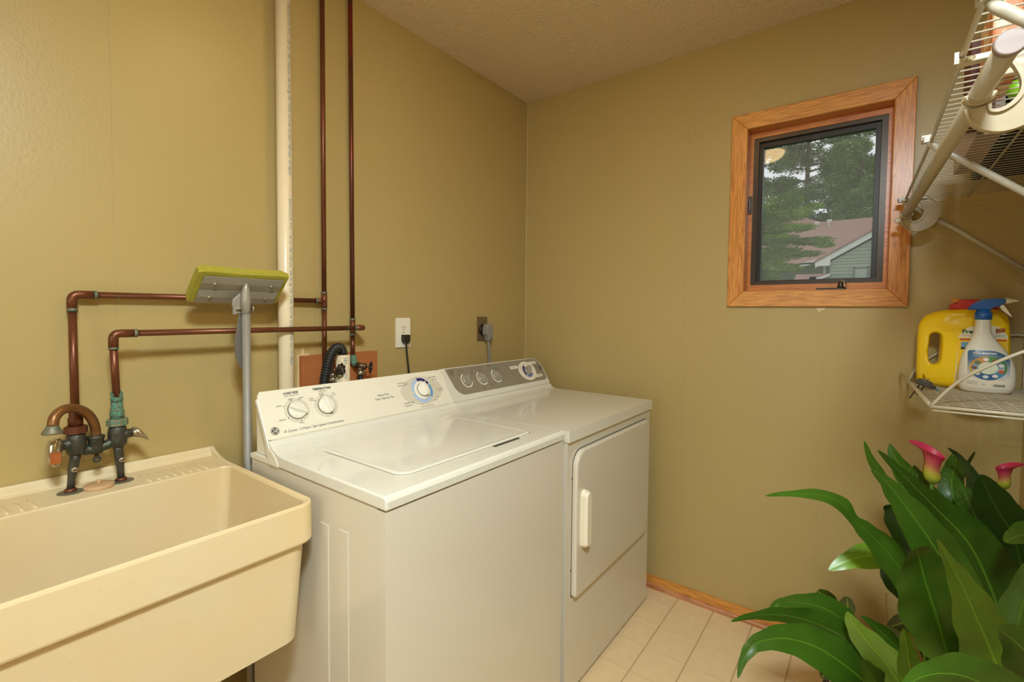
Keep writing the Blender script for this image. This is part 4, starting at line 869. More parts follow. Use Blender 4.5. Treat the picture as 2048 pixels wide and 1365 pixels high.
valve('valve', -1.2080, 1.0640, 'black scalloped-wheel shutoff valve in front of the standpipe, tarnished brass body', SOLD, (0.30, -1, 0.05), (-1.1960, -0.1000, 1.0745), (V1X, V1Y, 1.088))
valve('valve', -1.0985, 1.0760, 'black scalloped-wheel shutoff valve right of the standpipe, crusted with verdigris', VERD, (0.62, -0.78, -0.06), (-1.0780, -0.0990, 1.0710), (V2X, V2Y, 1.112))

# ================================================================== OUTLETS AND CORDS
ol = thing('wall_outlet', (-0.8535, 0, 1.186), 'white duplex wall outlet with a black cord plugged into its lower socket', 'outlet')
obj('cover_plate', box(-0.8895, -0.8175, -0.0055, -0.0004, 1.1265, 1.2460, 0.0022, 3), OUTW, ol)
for z in (1.2060, 1.1665):
    s_ = obj('socket', loops([[(x, y, zz) for x, zz in rrect(-0.8700, -0.8370, z - 0.0140, z + 0.0140, 0.009, 5)] for y in (-0.0050, -0.0066)]), OUTW, ol)
    obj('slots', join(box(-0.8610, -0.8590, -0.0069, -0.0064, z - 0.001, z + 0.0065), box(-0.8480, -0.8460, -0.0069, -0.0064, z - 0.002, z + 0.0065), lathe([(0.0022, 0), (0.0022, 0.0004)], (-0.8535, -0.0066, z - 0.0085), (0, -1, 0), 10)), BLKI, s_)
obj('plate_screw', lathe([(0.0024, 0), (0.0020, 0.001)], (-0.8535, -0.0055, 1.1862), (0, -1, 0), 10), BLKI, ol)
pc = thing('power_cord', (-0.850, -0.02, 1.166), 'black plug and cord hanging from the white outlet down behind the washer', 'power cord')
obj('plug', loops([[(-0.8490 + x, y, 1.164 + z) for x, z in pl] for pl, y in (([(-0.016, 0.014), (0.016, 0.014), (0.016, -0.010), (0.009, -0.022), (-0.009, -0.022), (-0.016, -0.010)], -0.0072), ([(-0.015, 0.013), (0.015, 0.013), (0.015, -0.010), (0.008, -0.022), (-0.008, -0.022), (-0.015, -0.010)], -0.026))]), BLK, pc)
obj('cord', tube(spline([(-0.8480, -0.016, 1.150), (-0.8470, -0.017, 1.125), (-0.8440, -0.020, 1.08), (-0.8405, -0.024, 1.03), (-0.8410, -0.030, 0.95), (-0.8430, -0.040, 0.80)], 6), 0.0038, 10), BLK, pc)
ob = thing('wall_outlet', (-0.362, 0, 1.19), 'brown dryer outlet plate with a grey angled plug, near the corner', 'outlet')
obj('cover_plate', box(-0.4000, -0.3300, -0.0060, -0.0004, 1.1330, 1.2500, 0.0022, 3), OUTB, ob)
obj('receptacle', lathe([(0.027, 0), (0.027, 0.010), (0.024, 0.012)], (-0.3650, -0.0055, 1.186), (0, -1, 0), 28), mat('dark_receptacle', srgb(40, 30, 20), rough=0.4), ob)
gc = thing('power_cord', (-0.355, -0.03, 1.17), 'grey flat dryer cord with a rounded angle plug, right of the black cord', 'power cord')
pl = [(-0.3800, 1.166), (-0.3800, 1.195), (-0.3720, 1.212), (-0.3580, 1.218), (-0.3420, 1.214), (-0.3330, 1.200), (-0.3330, 1.165), (-0.3380, 1.142), (-0.3400, 1.134), (-0.3640, 1.134), (-0.3660, 1.146), (-0.3740, 1.160)]
obj('plug', prism(pl, 'y', -0.0500, -0.0178, 0.004, 3), GRYC, gc)
lab(obj('plug_mark', box(-0.356, -0.344, -0.0508, -0.0500, 1.142, 1.146), BLKI, gc), 'dark slot on the plug')
for k in (-1, 0, 1):
    obj('cord', tube(spline([(-0.3510 + k * 0.0052, -0.034, 1.136), (-0.3495 + k * 0.0052, -0.035, 1.10), (-0.3465 + k * 0.0052, -0.036, 1.06), (-0.3460 + k * 0.0052, -0.038, 1.0), (-0.3470 + k * 0.0052, -0.045, 0.9)], 5), 0.0034, 8), GRYC, gc)

# ================================================================== SPONGE MOP
mp = thing('sponge_mop', (-1.5230, -0.160, 0.0), 'sponge mop standing head-up between tub and washer, grey pole and yellow sponge', 'mop')
obj('pole', tube([(-1.5220, -0.160, 0.001), (-1.5230, -0.160, 1.268)], 0.0105, 20), GALV, mp)
# socket with pointed top
pts = [(-1.5230, -0.160, 1.262), (-1.5232, -0.160, 1.30), (-1.5235, -0.160, 1.316), (-1.5238, -0.163, 1.332), (-1.5240, -0.168, 1.345)]
so = obj('socket', tube(pts, [0.0118, 0.0118, 0.0116, 0.0085, 0.0015], 20), ALU, mp)
Du = Vector((0, 0.072, -0.066)).normalized(); Nn = Vector((0, 0.066, 0.072)).normalized()   # down the plate, and its back normal
P0 = Vector((0, -0.1790, 1.3560))
def pp(x, d, n, tilt=0.03): q = P0 + Du * d + Nn * n; return (x, q.y, q.z)
plx0, plx1 = -1.6290, -1.4270
def plate_strip(d0, d1, n0, n1, m, name):
    b = BM(); th = 0.0016
    nx = 12; top = []; bot = []
    for i in range(nx + 1):
        x = plx0 + (plx1 - plx0) * i / nx
        top.append((b.verts.new(pp(x, d0, n0)), b.verts.new(pp(x, (d0 + d1) / 2, (n0 + n1) / 2 - 0.002)), b.verts.new(pp(x, d1, n1))))
        bot.append((b.verts.new(pp(x, d0, n0 + th)), b.verts.new(pp(x, (d0 + d1) / 2, (n0 + n1) / 2 - 0.002 + th)), b.verts.new(pp(x, d1, n1 + th))))
    for i in range(nx):
        for k in range(2):
            b.faces.new((top[i][k], top[i + 1][k], top[i + 1][k + 1], top[i][k + 1])); b.faces.new((bot[i][k], bot[i][k + 1], bot[i + 1][k + 1], bot[i + 1][k]))
        b.faces.new((top[i][0], bot[i][0], bot[i + 1][0], top[i + 1][0])); b.faces.new((top[i][2], top[i + 1][2], bot[i + 1][2], bot[i][2]))
    for i in (0, nx):
        for k in range(2): b.faces.new((top[i][k], top[i][k + 1], bot[i][k + 1], bot[i][k]))
    bmesh.ops.recalc_face_normals(b, faces=b.faces)
    return obj(name, b, m, mp)
pa = plate_strip(0.0, 0.049, 0.0, 0.002, ALU, 'clamp_plate'); pb = plate_strip(0.0505, 0.0960, 0.001, -0.001, ALU, 'clamp_plate')
for (pt_, d) in ((pa, 0.024), (pb, 0.074)):
    for x in (plx0 + 0.030, plx1 - 0.028):
        c = pp(x, d, -0.001); obj('rivet', lathe([(0.0055, 0), (0.0050, 0.003), (0.0025, 0.0045)], c, tuple(-Nn), 14), CHR, pt_)
# sponge block: slightly longer than the plate, chamfered ends
sx0, sx1 = -1.6430, -1.4150
nx = 16; L3 = []
rnd = random.Random(2)
for i in range(nx + 1):
    t = i / nx; x = sx0 + (sx1 - sx0) * t; e = 0.010 if i in (0, nx) else 0.0
    w1 = 0.0015 * math.sin(t * 9); sag = 0.004 * math.sin(t * math.pi)
    L3.append([pp(x, -0.012 + e * .3, 0.004 + w1), pp(x, -0.014 + sag, 0.012), pp(x, -0.012 + sag, 0.030 - e), pp(x, 0.002, 0.036 - e), pp(x, 0.088, 0.036 - e), pp(x, 0.100 - e * .3, 0.028 - e), pp(x, 0.101 - e * .3, 0.010), pp(x, 0.097, 0.003)])
obj('sponge', loops(L3), SPNG, mp)
obj('wing_nut', join(tube([(-1.5360, -0.160, 1.276), (-1.5480, -0.160, 1.276)], 0.0035, 8), box(-1.5560, -1.5480, -0.1615, -0.1575, 1.2600, 1.2830, 0.002)), ALU, mp)
obj('bolt_head', lathe([(0.0105, 0), (0.0105, 0.003), (0.007, 0.006)], (-1.5095, -0.160, 1.275), 'x', 10), CHR, mp)
obj('squeeze_bracket', prism([(-1.5520, 1.300), (-1.5330, 1.318), (-1.5330, 1.262), (-1.5440, 1.262), (-1.5540, 1.283)], 'y', -0.152, -0.146, 0.001), ALU, mp)
ol_ = [(-1.5340, 1.270), (-1.5400, 1.230), (-1.5450, 1.200), (-1.5480, 1.175), (-1.5450, 1.145), (-1.5370, 1.120), (-1.5270, 1.107), (-1.5220, 1.108), (-1.5220, 1.270)]
lab(obj('squeeze_lever', prism(ol_, 'y', -0.1480, -0.1440, 0.0012), mat('lever_grey', srgb(118, 114, 108), rough=0.4, metal=0.4), mp), 'long grey squeeze lever behind the pole')

# ================================================================== HIGH SWIRE SHELF
SZ = 1.6620
LP = [(-1.7, -1.633), (-1.30, -1.628), (-1.09, -1.6265), (-0.71, -1.6235), (-0.44, -1.6170), (-0.08, -1.6090), (0.2, -1.603)]
def lipy(x):
    for i in range(len(LP) - 1):
        if LP[i][0] <= x <= LP[i + 1][0]: t = (x - LP[i][0]) / (LP[i + 1][0] - LP[i][0]); return LP[i][1] + (LP[i + 1][1] - LP[i][1]) * t
    return LP[0][1]
sh = thing('wire_shelf', (-0.78, -1.92, SZ), 'long white wire shelf high on the right wall, seen from below, with diagonal braces', 'shelf')
X0, X1 = -1.62, -0.030
obj('front_rail', tube([(x, lipy(x), SZ) for x in (X0, -1.30, -1.09, -0.9, -0.71, -0.58, -0.44, -0.25, X1)], 0.0036, 10), SWIRE, sh)
obj('rear_rail', tube([(X0, -1.912, SZ), (X1, -1.912, SZ)], 0.0030, 8), SWIRE, sh)
obj('middle_rail', tube([(X0, -1.765, SZ - 0.0036), (X1, -1.765, SZ - 0.0036)], 0.0026, 8), SWIRE, sh)
wm = None; n = int((X1 - X0) / 0.0254)
for i in range(n + 1):
    x = X1 - 0.004 - i * 0.0254
    if wm is None:
        o = obj('deck_wire', tube([(x, lipy(x) + 0.002, SZ + 0.003), (x, -1.905, SZ + 0.003)], 0.00135, 6), SWIRE, sh); wm = (o, x)
    else:
        o = wm[0].copy(); COL.objects.link(o); o.parent = sh; o.location = (x - wm[1], lipy(x) - lipy(wm[1]), 0)
for (x, yt, zt) in ((-0.070, -1.600, SZ + 0.000), (-0.735, -1.618, SZ - 0.004), (-1.305, -1.632, SZ - 0.006)):
    b = obj('brace', tube([(x, yt + 0.002, zt), (x, yt - 0.006, zt - 0.010), (x, -1.7400, 1.5500), (x, -1.9140, 1.4000)], [0.004, 0.0072, 0.0072, 0.0070], 12), SWIRE, sh)
    obj('clip', join(box(x - 0.007, x + 0.007, yt - 0.006, yt + 0.012, SZ - 0.008, SZ + 0.0075, 0.002), tube([(x - 0.012, yt + 0.011, SZ + 0.002), (x - 0.012, yt + 0.011, SZ - 0.006)], 0.003, 6)), SWIRE, b)
    obj('wall_plate', box(x - 0.012, x + 0.012, -1.9195, -1.913, 1.370, 1.415, 0.002), SWIRE, b)
obj('wall_clip', box(-0.040, -0.020, -1.9195, -1.908, SZ - 0.006, SZ + 0.012, 0.002), SWIRE, sh)

# closet rod and its two loop-shaped hangers
def rody(x): return -1.6115 + 0.034 * (x + 0.1)
rod = thing('closet_rod', (-0.7, -1.63, 1.6), 'round cream closet rod hung under the front of the high wire shelf', 'closet rod')
xr0, xr1 = -1.300, -0.055
obj('rod_tube', tube([(xr1, rody(xr1), 1.6095), (-0.7, rody(-0.7), 1.6045), (xr0, rody(xr0), 1.6000)], 0.0130, 20), mat('rod_grey_cream', srgb(180, 170, 146), rough=0.35), rod)
lab(obj('end_cap', lathe([(0.0130, 0.004), (0.0152, 0.003), (0.0158, -0.003), (0.0150, -0.006), (0.0135, -0.0065)], (xr0 - 0.001, rody(xr0), 1.6000), 'x', 32), CAPP, rod), 'flat pinkish-white round end cap')
lab(obj('end_cap', lathe([(0.0148, -0.003), (0.0148, 0.004), (0.010, 0.006)], (xr1, rody(xr1), 1.6095), 'x', 24), HOOK, rod), 'small far end cap')
def hanger(x, lbl):
    y0 = rody(x); z0 = 1.6095 + (x + 0.1) * 0.0075
    h = thing('rod_hanger', (x, y0, z0 + 0.05), lbl, 'rod hanger')
    oy, oz = y0 + 1.612, z0 - 1.609
    def T(pts): return [(p[0] + oy, p[1] + oz) for p in pts]
    outer = T([(-1.6235, 1.6620), (-1.6560, 1.6620), (-1.6720, 1.6500), (-1.6860, 1.6330), (-1.6930, 1.6120), (-1.6900, 1.5890), (-1.6790, 1.5690), (-1.6600, 1.5545), (-1.6380, 1.5495), (-1.6180, 1.5560), (-1.6030, 1.5700), (-1.5970, 1.5880)])
    inner = T([(-1.6235, 1.6550), (-1.6340, 1.6565), (-1.6430, 1.6480), (-1.6520, 1.6310), (-1.6570, 1.6150), (-1.6560, 1.6000), (-1.6490, 1.5880), (-1.6400, 1.5810), (-1.6320, 1.5790), (-1.6250, 1.5810), (-1.6235, 1.5850), (-1.6230, 1.5905)])
    def sp2(P):
        q = spline([(p[0], p[1], 0) for p in P], 4); return [(v.x, v.y) for v in q]
    O = sp2(outer); I = sp2(inner)
    def strip(xa, xb, fo, fi, m, nm, par):
        """ribbon between outer and inner curves, fo/fi: fraction across"""
        b = BM(); rows = []
        for k in range(len(O)):
            a = (O[k][0] + (I[k][0] - O[k][0]) * fo, O[k][1] + (I[k][1] - O[k][1]) * fo); c = (O[k][0] + (I[k][0] - O[k][0]) * fi, O[k][1] + (I[k][1] - O[k][1]) * fi)
            rows.append([b.verts.new((xa, a[0], a[1])), b.verts.new((xb, a[0], a[1])), b.verts.new((xb, c[0], c[1])), b.verts.new((xa, c[0], c[1]))])
        for k in range(len(rows) - 1):
            for j in range(4): b.faces.new((rows[k][j], rows[k][(j + 1) % 4], rows[k + 1][(j + 1) % 4], rows[k + 1][j]))
        b.faces.new(rows[0]); b.faces.new(rows[-1][::-1]); bmesh.ops.recalc_face_normals(b, faces=b.faces)
        return obj(nm, b, m, par)
    w = strip(x - 0.0015, x + 0.0015, 0, 1, HOOK, 'web', h)
    strip(x - 0.0065, x + 0.0065, -0.06, 0.06, HOOK, 'rim', h); strip(x - 0.0065, x + 0.0065, 0.92, 1.08, HOOK, 'rim', h)
    # cup round the rod
    b = BM(); prev = None
    for k in range(0, 17):
        a = math.radians(180 + 10 + k * 10); c, s = math.cos(a), math.sin(a); r0, r1 = 0.0135, 0.0168
        row = [b.verts.new((xx, y0 + r * c, z0 + r * s)) for xx, r in ((x - 0.011, r0), (x + 0.011, r0), (x + 0.011, r1), (x - 0.011, r1))]
        if prev:
            for j in range(4): b.faces.new((prev[j], prev[(j + 1) % 4], row[(j + 1) % 4], row[j]))
        else: b.faces.new(row)
        prev = row
    b.faces.new(prev[::-1]); bmesh.ops.recalc_face_normals(b, faces=b.faces); cu = obj('cup', b, HOOK, h)
    for dx in (-0.010, 0.004):
        obj('cup_rib', tube([(x + dx + 0.003, y0 + 0.0172 * math.cos(a), z0 + 0.0172 * math.sin(a)) for a in [math.radians(185 + 10 * k) for k in range(18)]], 0.0016, 6), HOOK, cu)
    if x > -0.5: obj('thumb_tab', lathe([(0.009, 0), (0.009, 0.003), (0.007, 0.0045)], (x - 0.008, y0 + 0.0225, z0 - 0.022), (-1, 0, 0), 16), HOOK, h)
    obj('shelf_clip', join(box(x - 0.008, x + 0.008, lipy(x) - 0.052, lipy(x) + 0.007, SZ - 0.0125, SZ - 0.0050, 0.003, 3), box(x - 0.0055, x + 0.0055, lipy(x) + 0.0045, lipy(x) + 0.0095, SZ - 0.011, SZ + 0.006, 0.0022, 3), tube([(x - 0.010, lipy(x) - 0.004, SZ - 0.009), (x - 0.018, lipy(x) - 0.010, SZ - 0.012)], 0.0035, 8)), HOOK, h)
hanger(-0.105, 'cream plastic loop hanger at the far end of the rod, over the window casing')
hanger(-1.140, 'large cream plastic loop hanger near the rod end cap')

# things on the shelf, seen through the wires
T0 = SZ + 0.0048
SH = {}
def carton(name, lbl, cat, x0, x1, y0, y1, h, m, bv=0.002, extra=None):
    t = thing(name, ((x0 + x1) / 2, (y0 + y1) / 2, T0), lbl, cat)
    obj('carton', box(x0, x1, y0, y1, T0, T0 + h, bv), m, t)
    if extra: extra(t)
    return t
MBK = mat('black_cloth', srgb(30, 28, 26), rough=0.9, bump=0.4, bscale=120)
def bagx(t):
    obj('strap', tube([(-0.30, -1.80, T0 + 0.16), (-0.36, -1.80, T0 + 0.24), (-0.50, -1.80, T0 + 0.24), (-0.56, -1.80, T0 + 0.16)], 0.006, 8), MBK, t)
b = box(-0.690, -0.225, -1.905, -1.748, T0, T0 + 0.17, 0.03, 4)
bag = thing('black_bag', (-0.45, -1.83, T0), 'soft black bag lying on the high wire shelf, over the dark far end', 'bag'); obj('bag_body', b, MBK, bag); bagx(bag)
def px_(t): obj('printed_panel', box(-0.755, -0.715, -1.7235, -1.7230, T0 + 0.03, T0 + 0.12), BLU1, t)
carton('storage_box', 'maroon carton standing on the high wire shelf, nearest its front edge', 'box', -0.800, -0.705, -1.712, -1.674, 0.16, mat('maroon_card', srgb(92, 42, 34), rough=0.6), extra=None)
carton('storage_box', 'pale pinkish carton on the high wire shelf between the maroon carton and the black bag', 'box', -0.690, -0.330, -1.742, -1.700, 0.13, mat('pale_pink_card', srgb(176, 150, 136), rough=0.6, var=0.1, vscale=20))
def tl(t):
    obj('label_patch', box(-0.962, -0.930, -1.7445, -1.7425, T0 + 0.01, T0 + 0.06), OUTW, t)
carton('storage_box', 'dark teal carton on the high wire shelf behind the maroon carton', 'box', -0.985, -0.715, -1.860, -1.745, 0.16, mat('teal_card', srgb(44, 78, 76), rough=0.5), extra=tl)
pb_ = thing('paper_bag', (-0.960, -1.692, T0), 'orange and cream patterned paper packet seen through the near hanger loop', 'packet')
b = loops([[(x, y, z) for x, y in rrect(-1.020 + d, -0.900 - d, -1.710 + d, -1.674 - d, 0.008, 3)] for z, d in ((T0, 0.004), (T0 + 0.02, 0.0), (T0 + 0.12, 0.0), (T0 + 0.17, 0.012), (T0 + 0.19, 0.016))])
obj('packet', b, mat('orange_print', srgb(206, 132, 92), rough=0.6, col2=srgb(232, 206, 176), cthr=(0.47, 0.52), cscale=45), pb_)
obj('fold_strip', box(-1.002, -0.918, -1.697, -1.687, T0 + 0.188, T0 + 0.200, 0.001), PAPR, pb_)
lb = obj('lime_ball', lathe([(0.001, 0)] + [(0.016 * math.sin(a), 0.016 - 0.016 * math.cos(a)) for a in [math.pi * k / 12 for k in range(1, 12)]] + [(0.001, 0.032)], (-0.890, -1.727, T0), 'z', 18), mat('lime_plastic', srgb(132, 190, 20), rough=0.4)); tag(lb, 'small lime green ball on the high wire shelf, seen through the near hanger loop', 'ball')

# ================================================================== LOW WIRE RACK
RZ = 1.0450
rk = thing('wire_rack', (-0.27, -1.92, RZ), 'white coated wire rack with raised side arms below the window shelf corner, holding the bottles', 'rack')
ra, rb_ = -0.530, -0.012; ry = -1.660
obj('front_rail', tube([(ra, ry, RZ), (rb_, ry + 0.020, RZ + 0.004)], 0.0042, 10), WIRE, rk)
obj('near_rail', tube([(ra, ry, RZ), (ra, -1.915, RZ)], 0.0042, 10), WIRE, rk)
obj('near_rail', tube([(ra, ry - 0.002, RZ - 0.010), (ra, -1.915, RZ - 0.010)], 0.0026, 8), WIRE, rk)
obj('far_rail', tube([(rb_, ry + 0.020, RZ), (rb_, -1.915, RZ)], 0.0030, 8), WIRE, rk)
lab(obj('flared_lip', tube([(ra + 0.02, ry + 0.004, RZ + 0.004), (-0.20, -1.640, RZ + 0.012), (rb_ + 0.004, -1.616, RZ + 0.024)], 0.0032, 8, oval=2.2), WIRE, rk), 'flared front lip')
for i in range(1, 18):
    x = ra + (rb_ - ra) * i / 18; obj('cross_wire', tube([(x, ry + 0.020 * i / 18, RZ + 0.0030), (x, -1.915, RZ + 0.0030)], 0.0013, 6), WIRE, rk)
for i in range(1, 8):
    y = ry - 0.034 * i; obj('long_wire', tube([(ra, y, RZ - 0.0005), (rb_, y, RZ - 0.0005)], 0.0014, 6), WIRE, rk)
obj('side_arm', tube(spline([(ra, ry + 0.001, RZ + 0.001), (ra, -1.688, 1.088), (ra, -1.714, 1.119), (ra, -1.745, 1.145), (ra, -1.790, 1.177), (ra, -1.830, 1.200), (ra, -1.872, 1.214), (ra, -1.914, 1.218)], 4), 0.0040, 10), WIRE, rk)
obj('side_arm', tube(spline([(rb_, -1.640, RZ + 0.004), (rb_, -1.661, 1.100), (rb_, -1.715, 1.153), (rb_, -1.790, 1.192), (rb_, -1.880, 1.217), (rb_, -1.9145, 1.217)], 4), 0.0034, 10), WIRE, rk)
for x in (ra, rb_): obj('wall_upright', tube([(x, -1.9150, RZ - 0.01), (x, -1.9150, 1.219)], 0.0040, 8), WIRE, rk)
obj('wall_rail', tube([(ra, -1.9150, 1.217), (rb_, -1.9150, 1.217)], 0.0034, 8), WIRE, rk)

# ---- yellow jug
JX = -0.0780
jg = thing('detergent_jug', (JX, -1.765, RZ + 0.0048), 'yellow plastic jug with side handle and red cap behind the spray bottle', 'jug')
YEL = mat('yellow_plastic', srgb(248, 208, 20), rough=0.25, coat=0.25)
JO = [(-1.6560, 1.0700), (-1.6540, 1.1480), (-1.6540, 1.2210), (-1.6580, 1.2520), (-1.6720, 1.2760), (-1.7000, 1.2910), (-1.7350, 1.2970), (-1.7850, 1.2990), (-1.8280, 1.2980), (-1.8490, 1.2860), (-1.8620, 1.2650), (-1.8670, 1.2060), (-1.8700, 1.1300), (-1.8700, 1.0780), (-1.8600, 1.0560), (-1.8300, 1.0500), (-1.7600, 1.0500), (-1.7000, 1.0500), (-1.6680, 1.0550)]
JI = [(-1.6840, 1.2080), (-1.6880, 1.2180), (-1.6980, 1.2210), (-1.7070, 1.2160), (-1.7095, 1.2000), (-1.7095, 1.1650), (-1.7080, 1.1350), (-1.7020, 1.1230), (-1.6920, 1.1210), (-1.6845, 1.1310), (-1.6810, 1.1600), (-1.6830, 1.1900)]
def smooth2(P, n=3):
    Q = P + P[:3]; q = spline([(p[0], p[1], 0) for p in [P[-1]] + Q], n); q = q[n:n + n * len(P)]; return [(v.x, v.y) for v in q]
JO2, JI2 = smooth2(JO, 3), smooth2(JI, 3)
def inset(P, d, ccw):
    out = []; n = len(P)
    for i in range(n):
        a = Vector(P[i - 1]); c = Vector(P[(i + 1) % n]); t = (c - a).normalized(); nn = Vector((-t.y, t.x)) * (1 if ccw else -1)
        out.append((P[i][0] + nn.x * d, P[i][1] + nn.y * d))
    return out
def sgn(P): return sum(P[i - 1][0] * P[i][1] - P[i][0] * P[i - 1][1] for i in range(len(P))) > 0
so_, si_ = sgn(JO2), sgn(JI2)
b = BM(); layers = [(-0.046, 0.022), (-0.043, 0.012), (-0.034, 0.004), (-0.018, 0.0), (0.018, 0.0), (0.034, 0.004), (0.043, 0.012), (0.046, 0.022)]
RO = []; RI = []
for dx, ins in layers:
    # around the handle the body is thinner
    def xx(p): return JX + dx * (0.52 + 0.48 * min(1, max(0, (-1.694 - p[0] + 0.02) / 0.050)))
    RO.append([b.verts.new((xx(p), p[0], p[1])) for p in inset(JO2, ins * 0.9, so_)])
    RI.append([b.verts.new((xx(p), p[0], p[1])) for p in inset(JI2, -ins * 0.30, si_)])
for R in (RO, RI):
    for i in range(len(R) - 1):
        n = len(R[i])
        for k in range(n): b.faces.new((R[i][k], R[i][(k + 1) % n], R[i + 1][(k + 1) % n], R[i + 1][k]))
for R in (0, -1):
    es = []
    for Lp in (RO[R], RI[R]):
        for k in range(len(Lp)): es.append(b.edges.get((Lp[k], Lp[(k + 1) % len(Lp)])))
    bmesh.ops.triangle_fill(b, edges=es, use_beauty=True, use_dissolve=False)
bmesh.ops.recalc_face_normals(b, faces=b.faces)
jb = obj('jug_body', b, YEL, jg, smooth=True)
try:
    for e in jb.data.edges: pass
except Exception: pass
cap = prism([(-1.7290, 1.2960), (-1.7290, 1.3130), (-1.7480, 1.3180), (-1.7480, 1.3280), (-1.8350, 1.3260), (-1.8380, 1.2960)], 'x', JX - 0.026, JX + 0.026, 0.004, 2)
lab(obj('cap', cap, mat('red_cap', srgb(202, 50, 40), rough=0.35), jg), 'red cap')
lab(obj('cap_tongue', box(JX - 0.012, JX + 0.012, -1.7520, -1.7320, 1.3190, 1.3300, 0.003), mat('amber_tongue', srgb(220, 138, 30), rough=0.3), jg), 'amber cap tongue')
# label on the front (faces -x)
LX = JX - 0.0465
XV = (0, -1, 0); YV = (0, 0, 1)
def LF_(b, dx=0.0): return place(b, (LX - dx, 0, 0), XV, YV)
lp = [(1.7440, 1.0700), (1.8600, 1.0700), (1.8560, 1.2180), (1.8380, 1.2430), (1.8000, 1.2520), (1.7680, 1.2400), (1.7480, 1.2120)]
l1 = obj('label', LF_(flat(lp, (0, 0, 0), (1, 0, 0), (0, 1, 0), 0.0006)), mat('label_white', srgb(232, 226, 200), rough=0.4), jg)
obj('label_panel', LF_(flat([(1.7480, 1.0720), (1.8580, 1.0720), (1.8560, 1.2090), (1.7470, 1.2090)], (0, 0, 0.0006), (1, 0, 0), (0, 1, 0), 0.0003)), mat('label_yellow', srgb(246, 200, 24), rough=0.4), l1)
for (poly, c) in (([(1.7520, 1.2015), (1.8540, 1.2015), (1.8540, 1.2060), (1.7520, 1.2060)], (200, 50, 40)), ([(1.7550, 1.1800), (1.7750, 1.1800), (1.7750, 1.1960), (1.7550, 1.1960)], (110, 160, 190)), ([(1.7550, 1.1730), (1.7750, 1.1730), (1.7750, 1.1800), (1.7550, 1.1800)], (40, 60, 40)),
                  ([(1.8370, 1.1450), (1.8560, 1.1450), (1.8560, 1.1680), (1.8370, 1.1680)], (214, 60, 36)), ([(1.8300, 1.2250), (1.8500, 1.2290), (1.8500, 1.2400), (1.8300, 1.2380)], (150, 36, 30))):
    obj('label_block', LF_(flat(poly, (0, 0, 0.0009), (1, 0, 0), (0, 1, 0), 0.0003)), mat('label_%d_%d' % (c[0], c[1]), srgb(*c), rough=0.4), l1)
def ltxt(items, m, par, dx, x=None):
    for it in items:
        s, u, v, size = it[:4]; kw = it[4] if len(it) > 4 else {}
        obj('lettering', place(text_bm(s, size, (u, v, 0), (1, 0, 0), (0, 1, 0), **kw), ((x if x is not None else LX) - dx, 0, 0), XV, YV), m, par)
ltxt([('Preen', 1.7560, 1.2280, 0.0170, {'align': 'LEFT', 'bold': 0.0006})], mat('green_ink', srgb(30, 100, 50), rough=0.5), l1, 0.0012)
ltxt([('Weed Preventer', 1.7560, 1.2160, 0.0040, {'align': 'LEFT'}), ('SAFE FOR GARDENS', 1.7560, 1.2038, 0.0036, {'align': 'LEFT'})], mat('label_200_50', None), l1, 0.0014)
ltxt([('WEED', 1.8400, 1.2355, 0.0046), ('PREVENTER', 1.8400, 1.2305, 0.0032)], mat('label_yellow', None), l1, 0.0016)
ltxt([('Garden Use', 1.8400, 1.2200, 0.0042), ('Net Wt. 5.6 lb', 1.8400, 1.2150, 0.0040)], INK, l1, 0.0014)

# ---- spray bottle
BX, BY, BZ = -0.1650, -1.8080, RZ + 0.0050
sb = thing('spray_bottle', (BX, BY, BZ), 'translucent white spray bottle with a blue trigger head, standing in front of the yellow jug', 'spray bottle')
BW = mat('bottle_white', srgb(226, 222, 206), rough=0.28, coat=0.2)
pf = [(0.0420, 0.0), (0.0530, 0.003), (0.0600, 0.016), (0.0625, 0.038), (0.0615, 0.065), (0.0570, 0.092), (0.0490, 0.115), (0.0375, 0.138), (0.0265, 0.158), (0.0195, 0.178), (0.0175, 0.195), (0.0165, 0.214), (0.0165, 0.222)]
pfs = spline([(r, h, 0) for r, h in pf], 3)
def oval(r, h): k = 0.50 + 0.50 * max(0, min(1, (h - 0.13) / 0.07)); return k
L5 = []
for q in pfs:
    k = oval(q.x, q.y); sh_ = 0.012 * max(0, min(1, (q.y - 0.08) / 0.09)) ** 1.2; L5.append([(BX - q.x * k * math.copysign(abs(math.sin(a)) ** 0.8, math.sin(a)), BY + sh_ + q.x * math.copysign(abs(math.cos(a)) ** 0.9, math.cos(a)), BZ + q.y) for a in [2 * math.pi * j / 40 for j in range(40)]])
obj('bottle_body', loops(L5, smooth=True), BW, sb)
def bx_front(y, z):    # x of the bottle's front surface at (y,z)
    h = z - BZ; q = None
    for i in range(len(pfs) - 1):
        if pfs[i].y <= h <= pfs[i + 1].y: t = (h - pfs[i].y) / max(1e-6, pfs[i + 1].y - pfs[i].y); q = pfs[i].x + (pfs[i + 1].x - pfs[i].x) * t
    if q is None: q = 0.05
    sh_ = 0.012 * max(0, min(1, (h - 0.08) / 0.09)) ** 1.2; c = min(0.999, abs(y - BY - sh_) / q) ** (1 / 0.9); s = math.sqrt(max(0, 1 - c * c)) ** 0.8
    return BX - q * oval(q, h) * s
def wrap(b, lift):
    """b lies in local (u=-y, v=z); put it on the bottle's front"""
    bmesh.ops.triangulate(b, faces=b.faces)
    for v in b.verts: y, z = -v.co.x, v.co.y; v.co = Vector((bx_front(y, z) - lift, y, z))
    return b
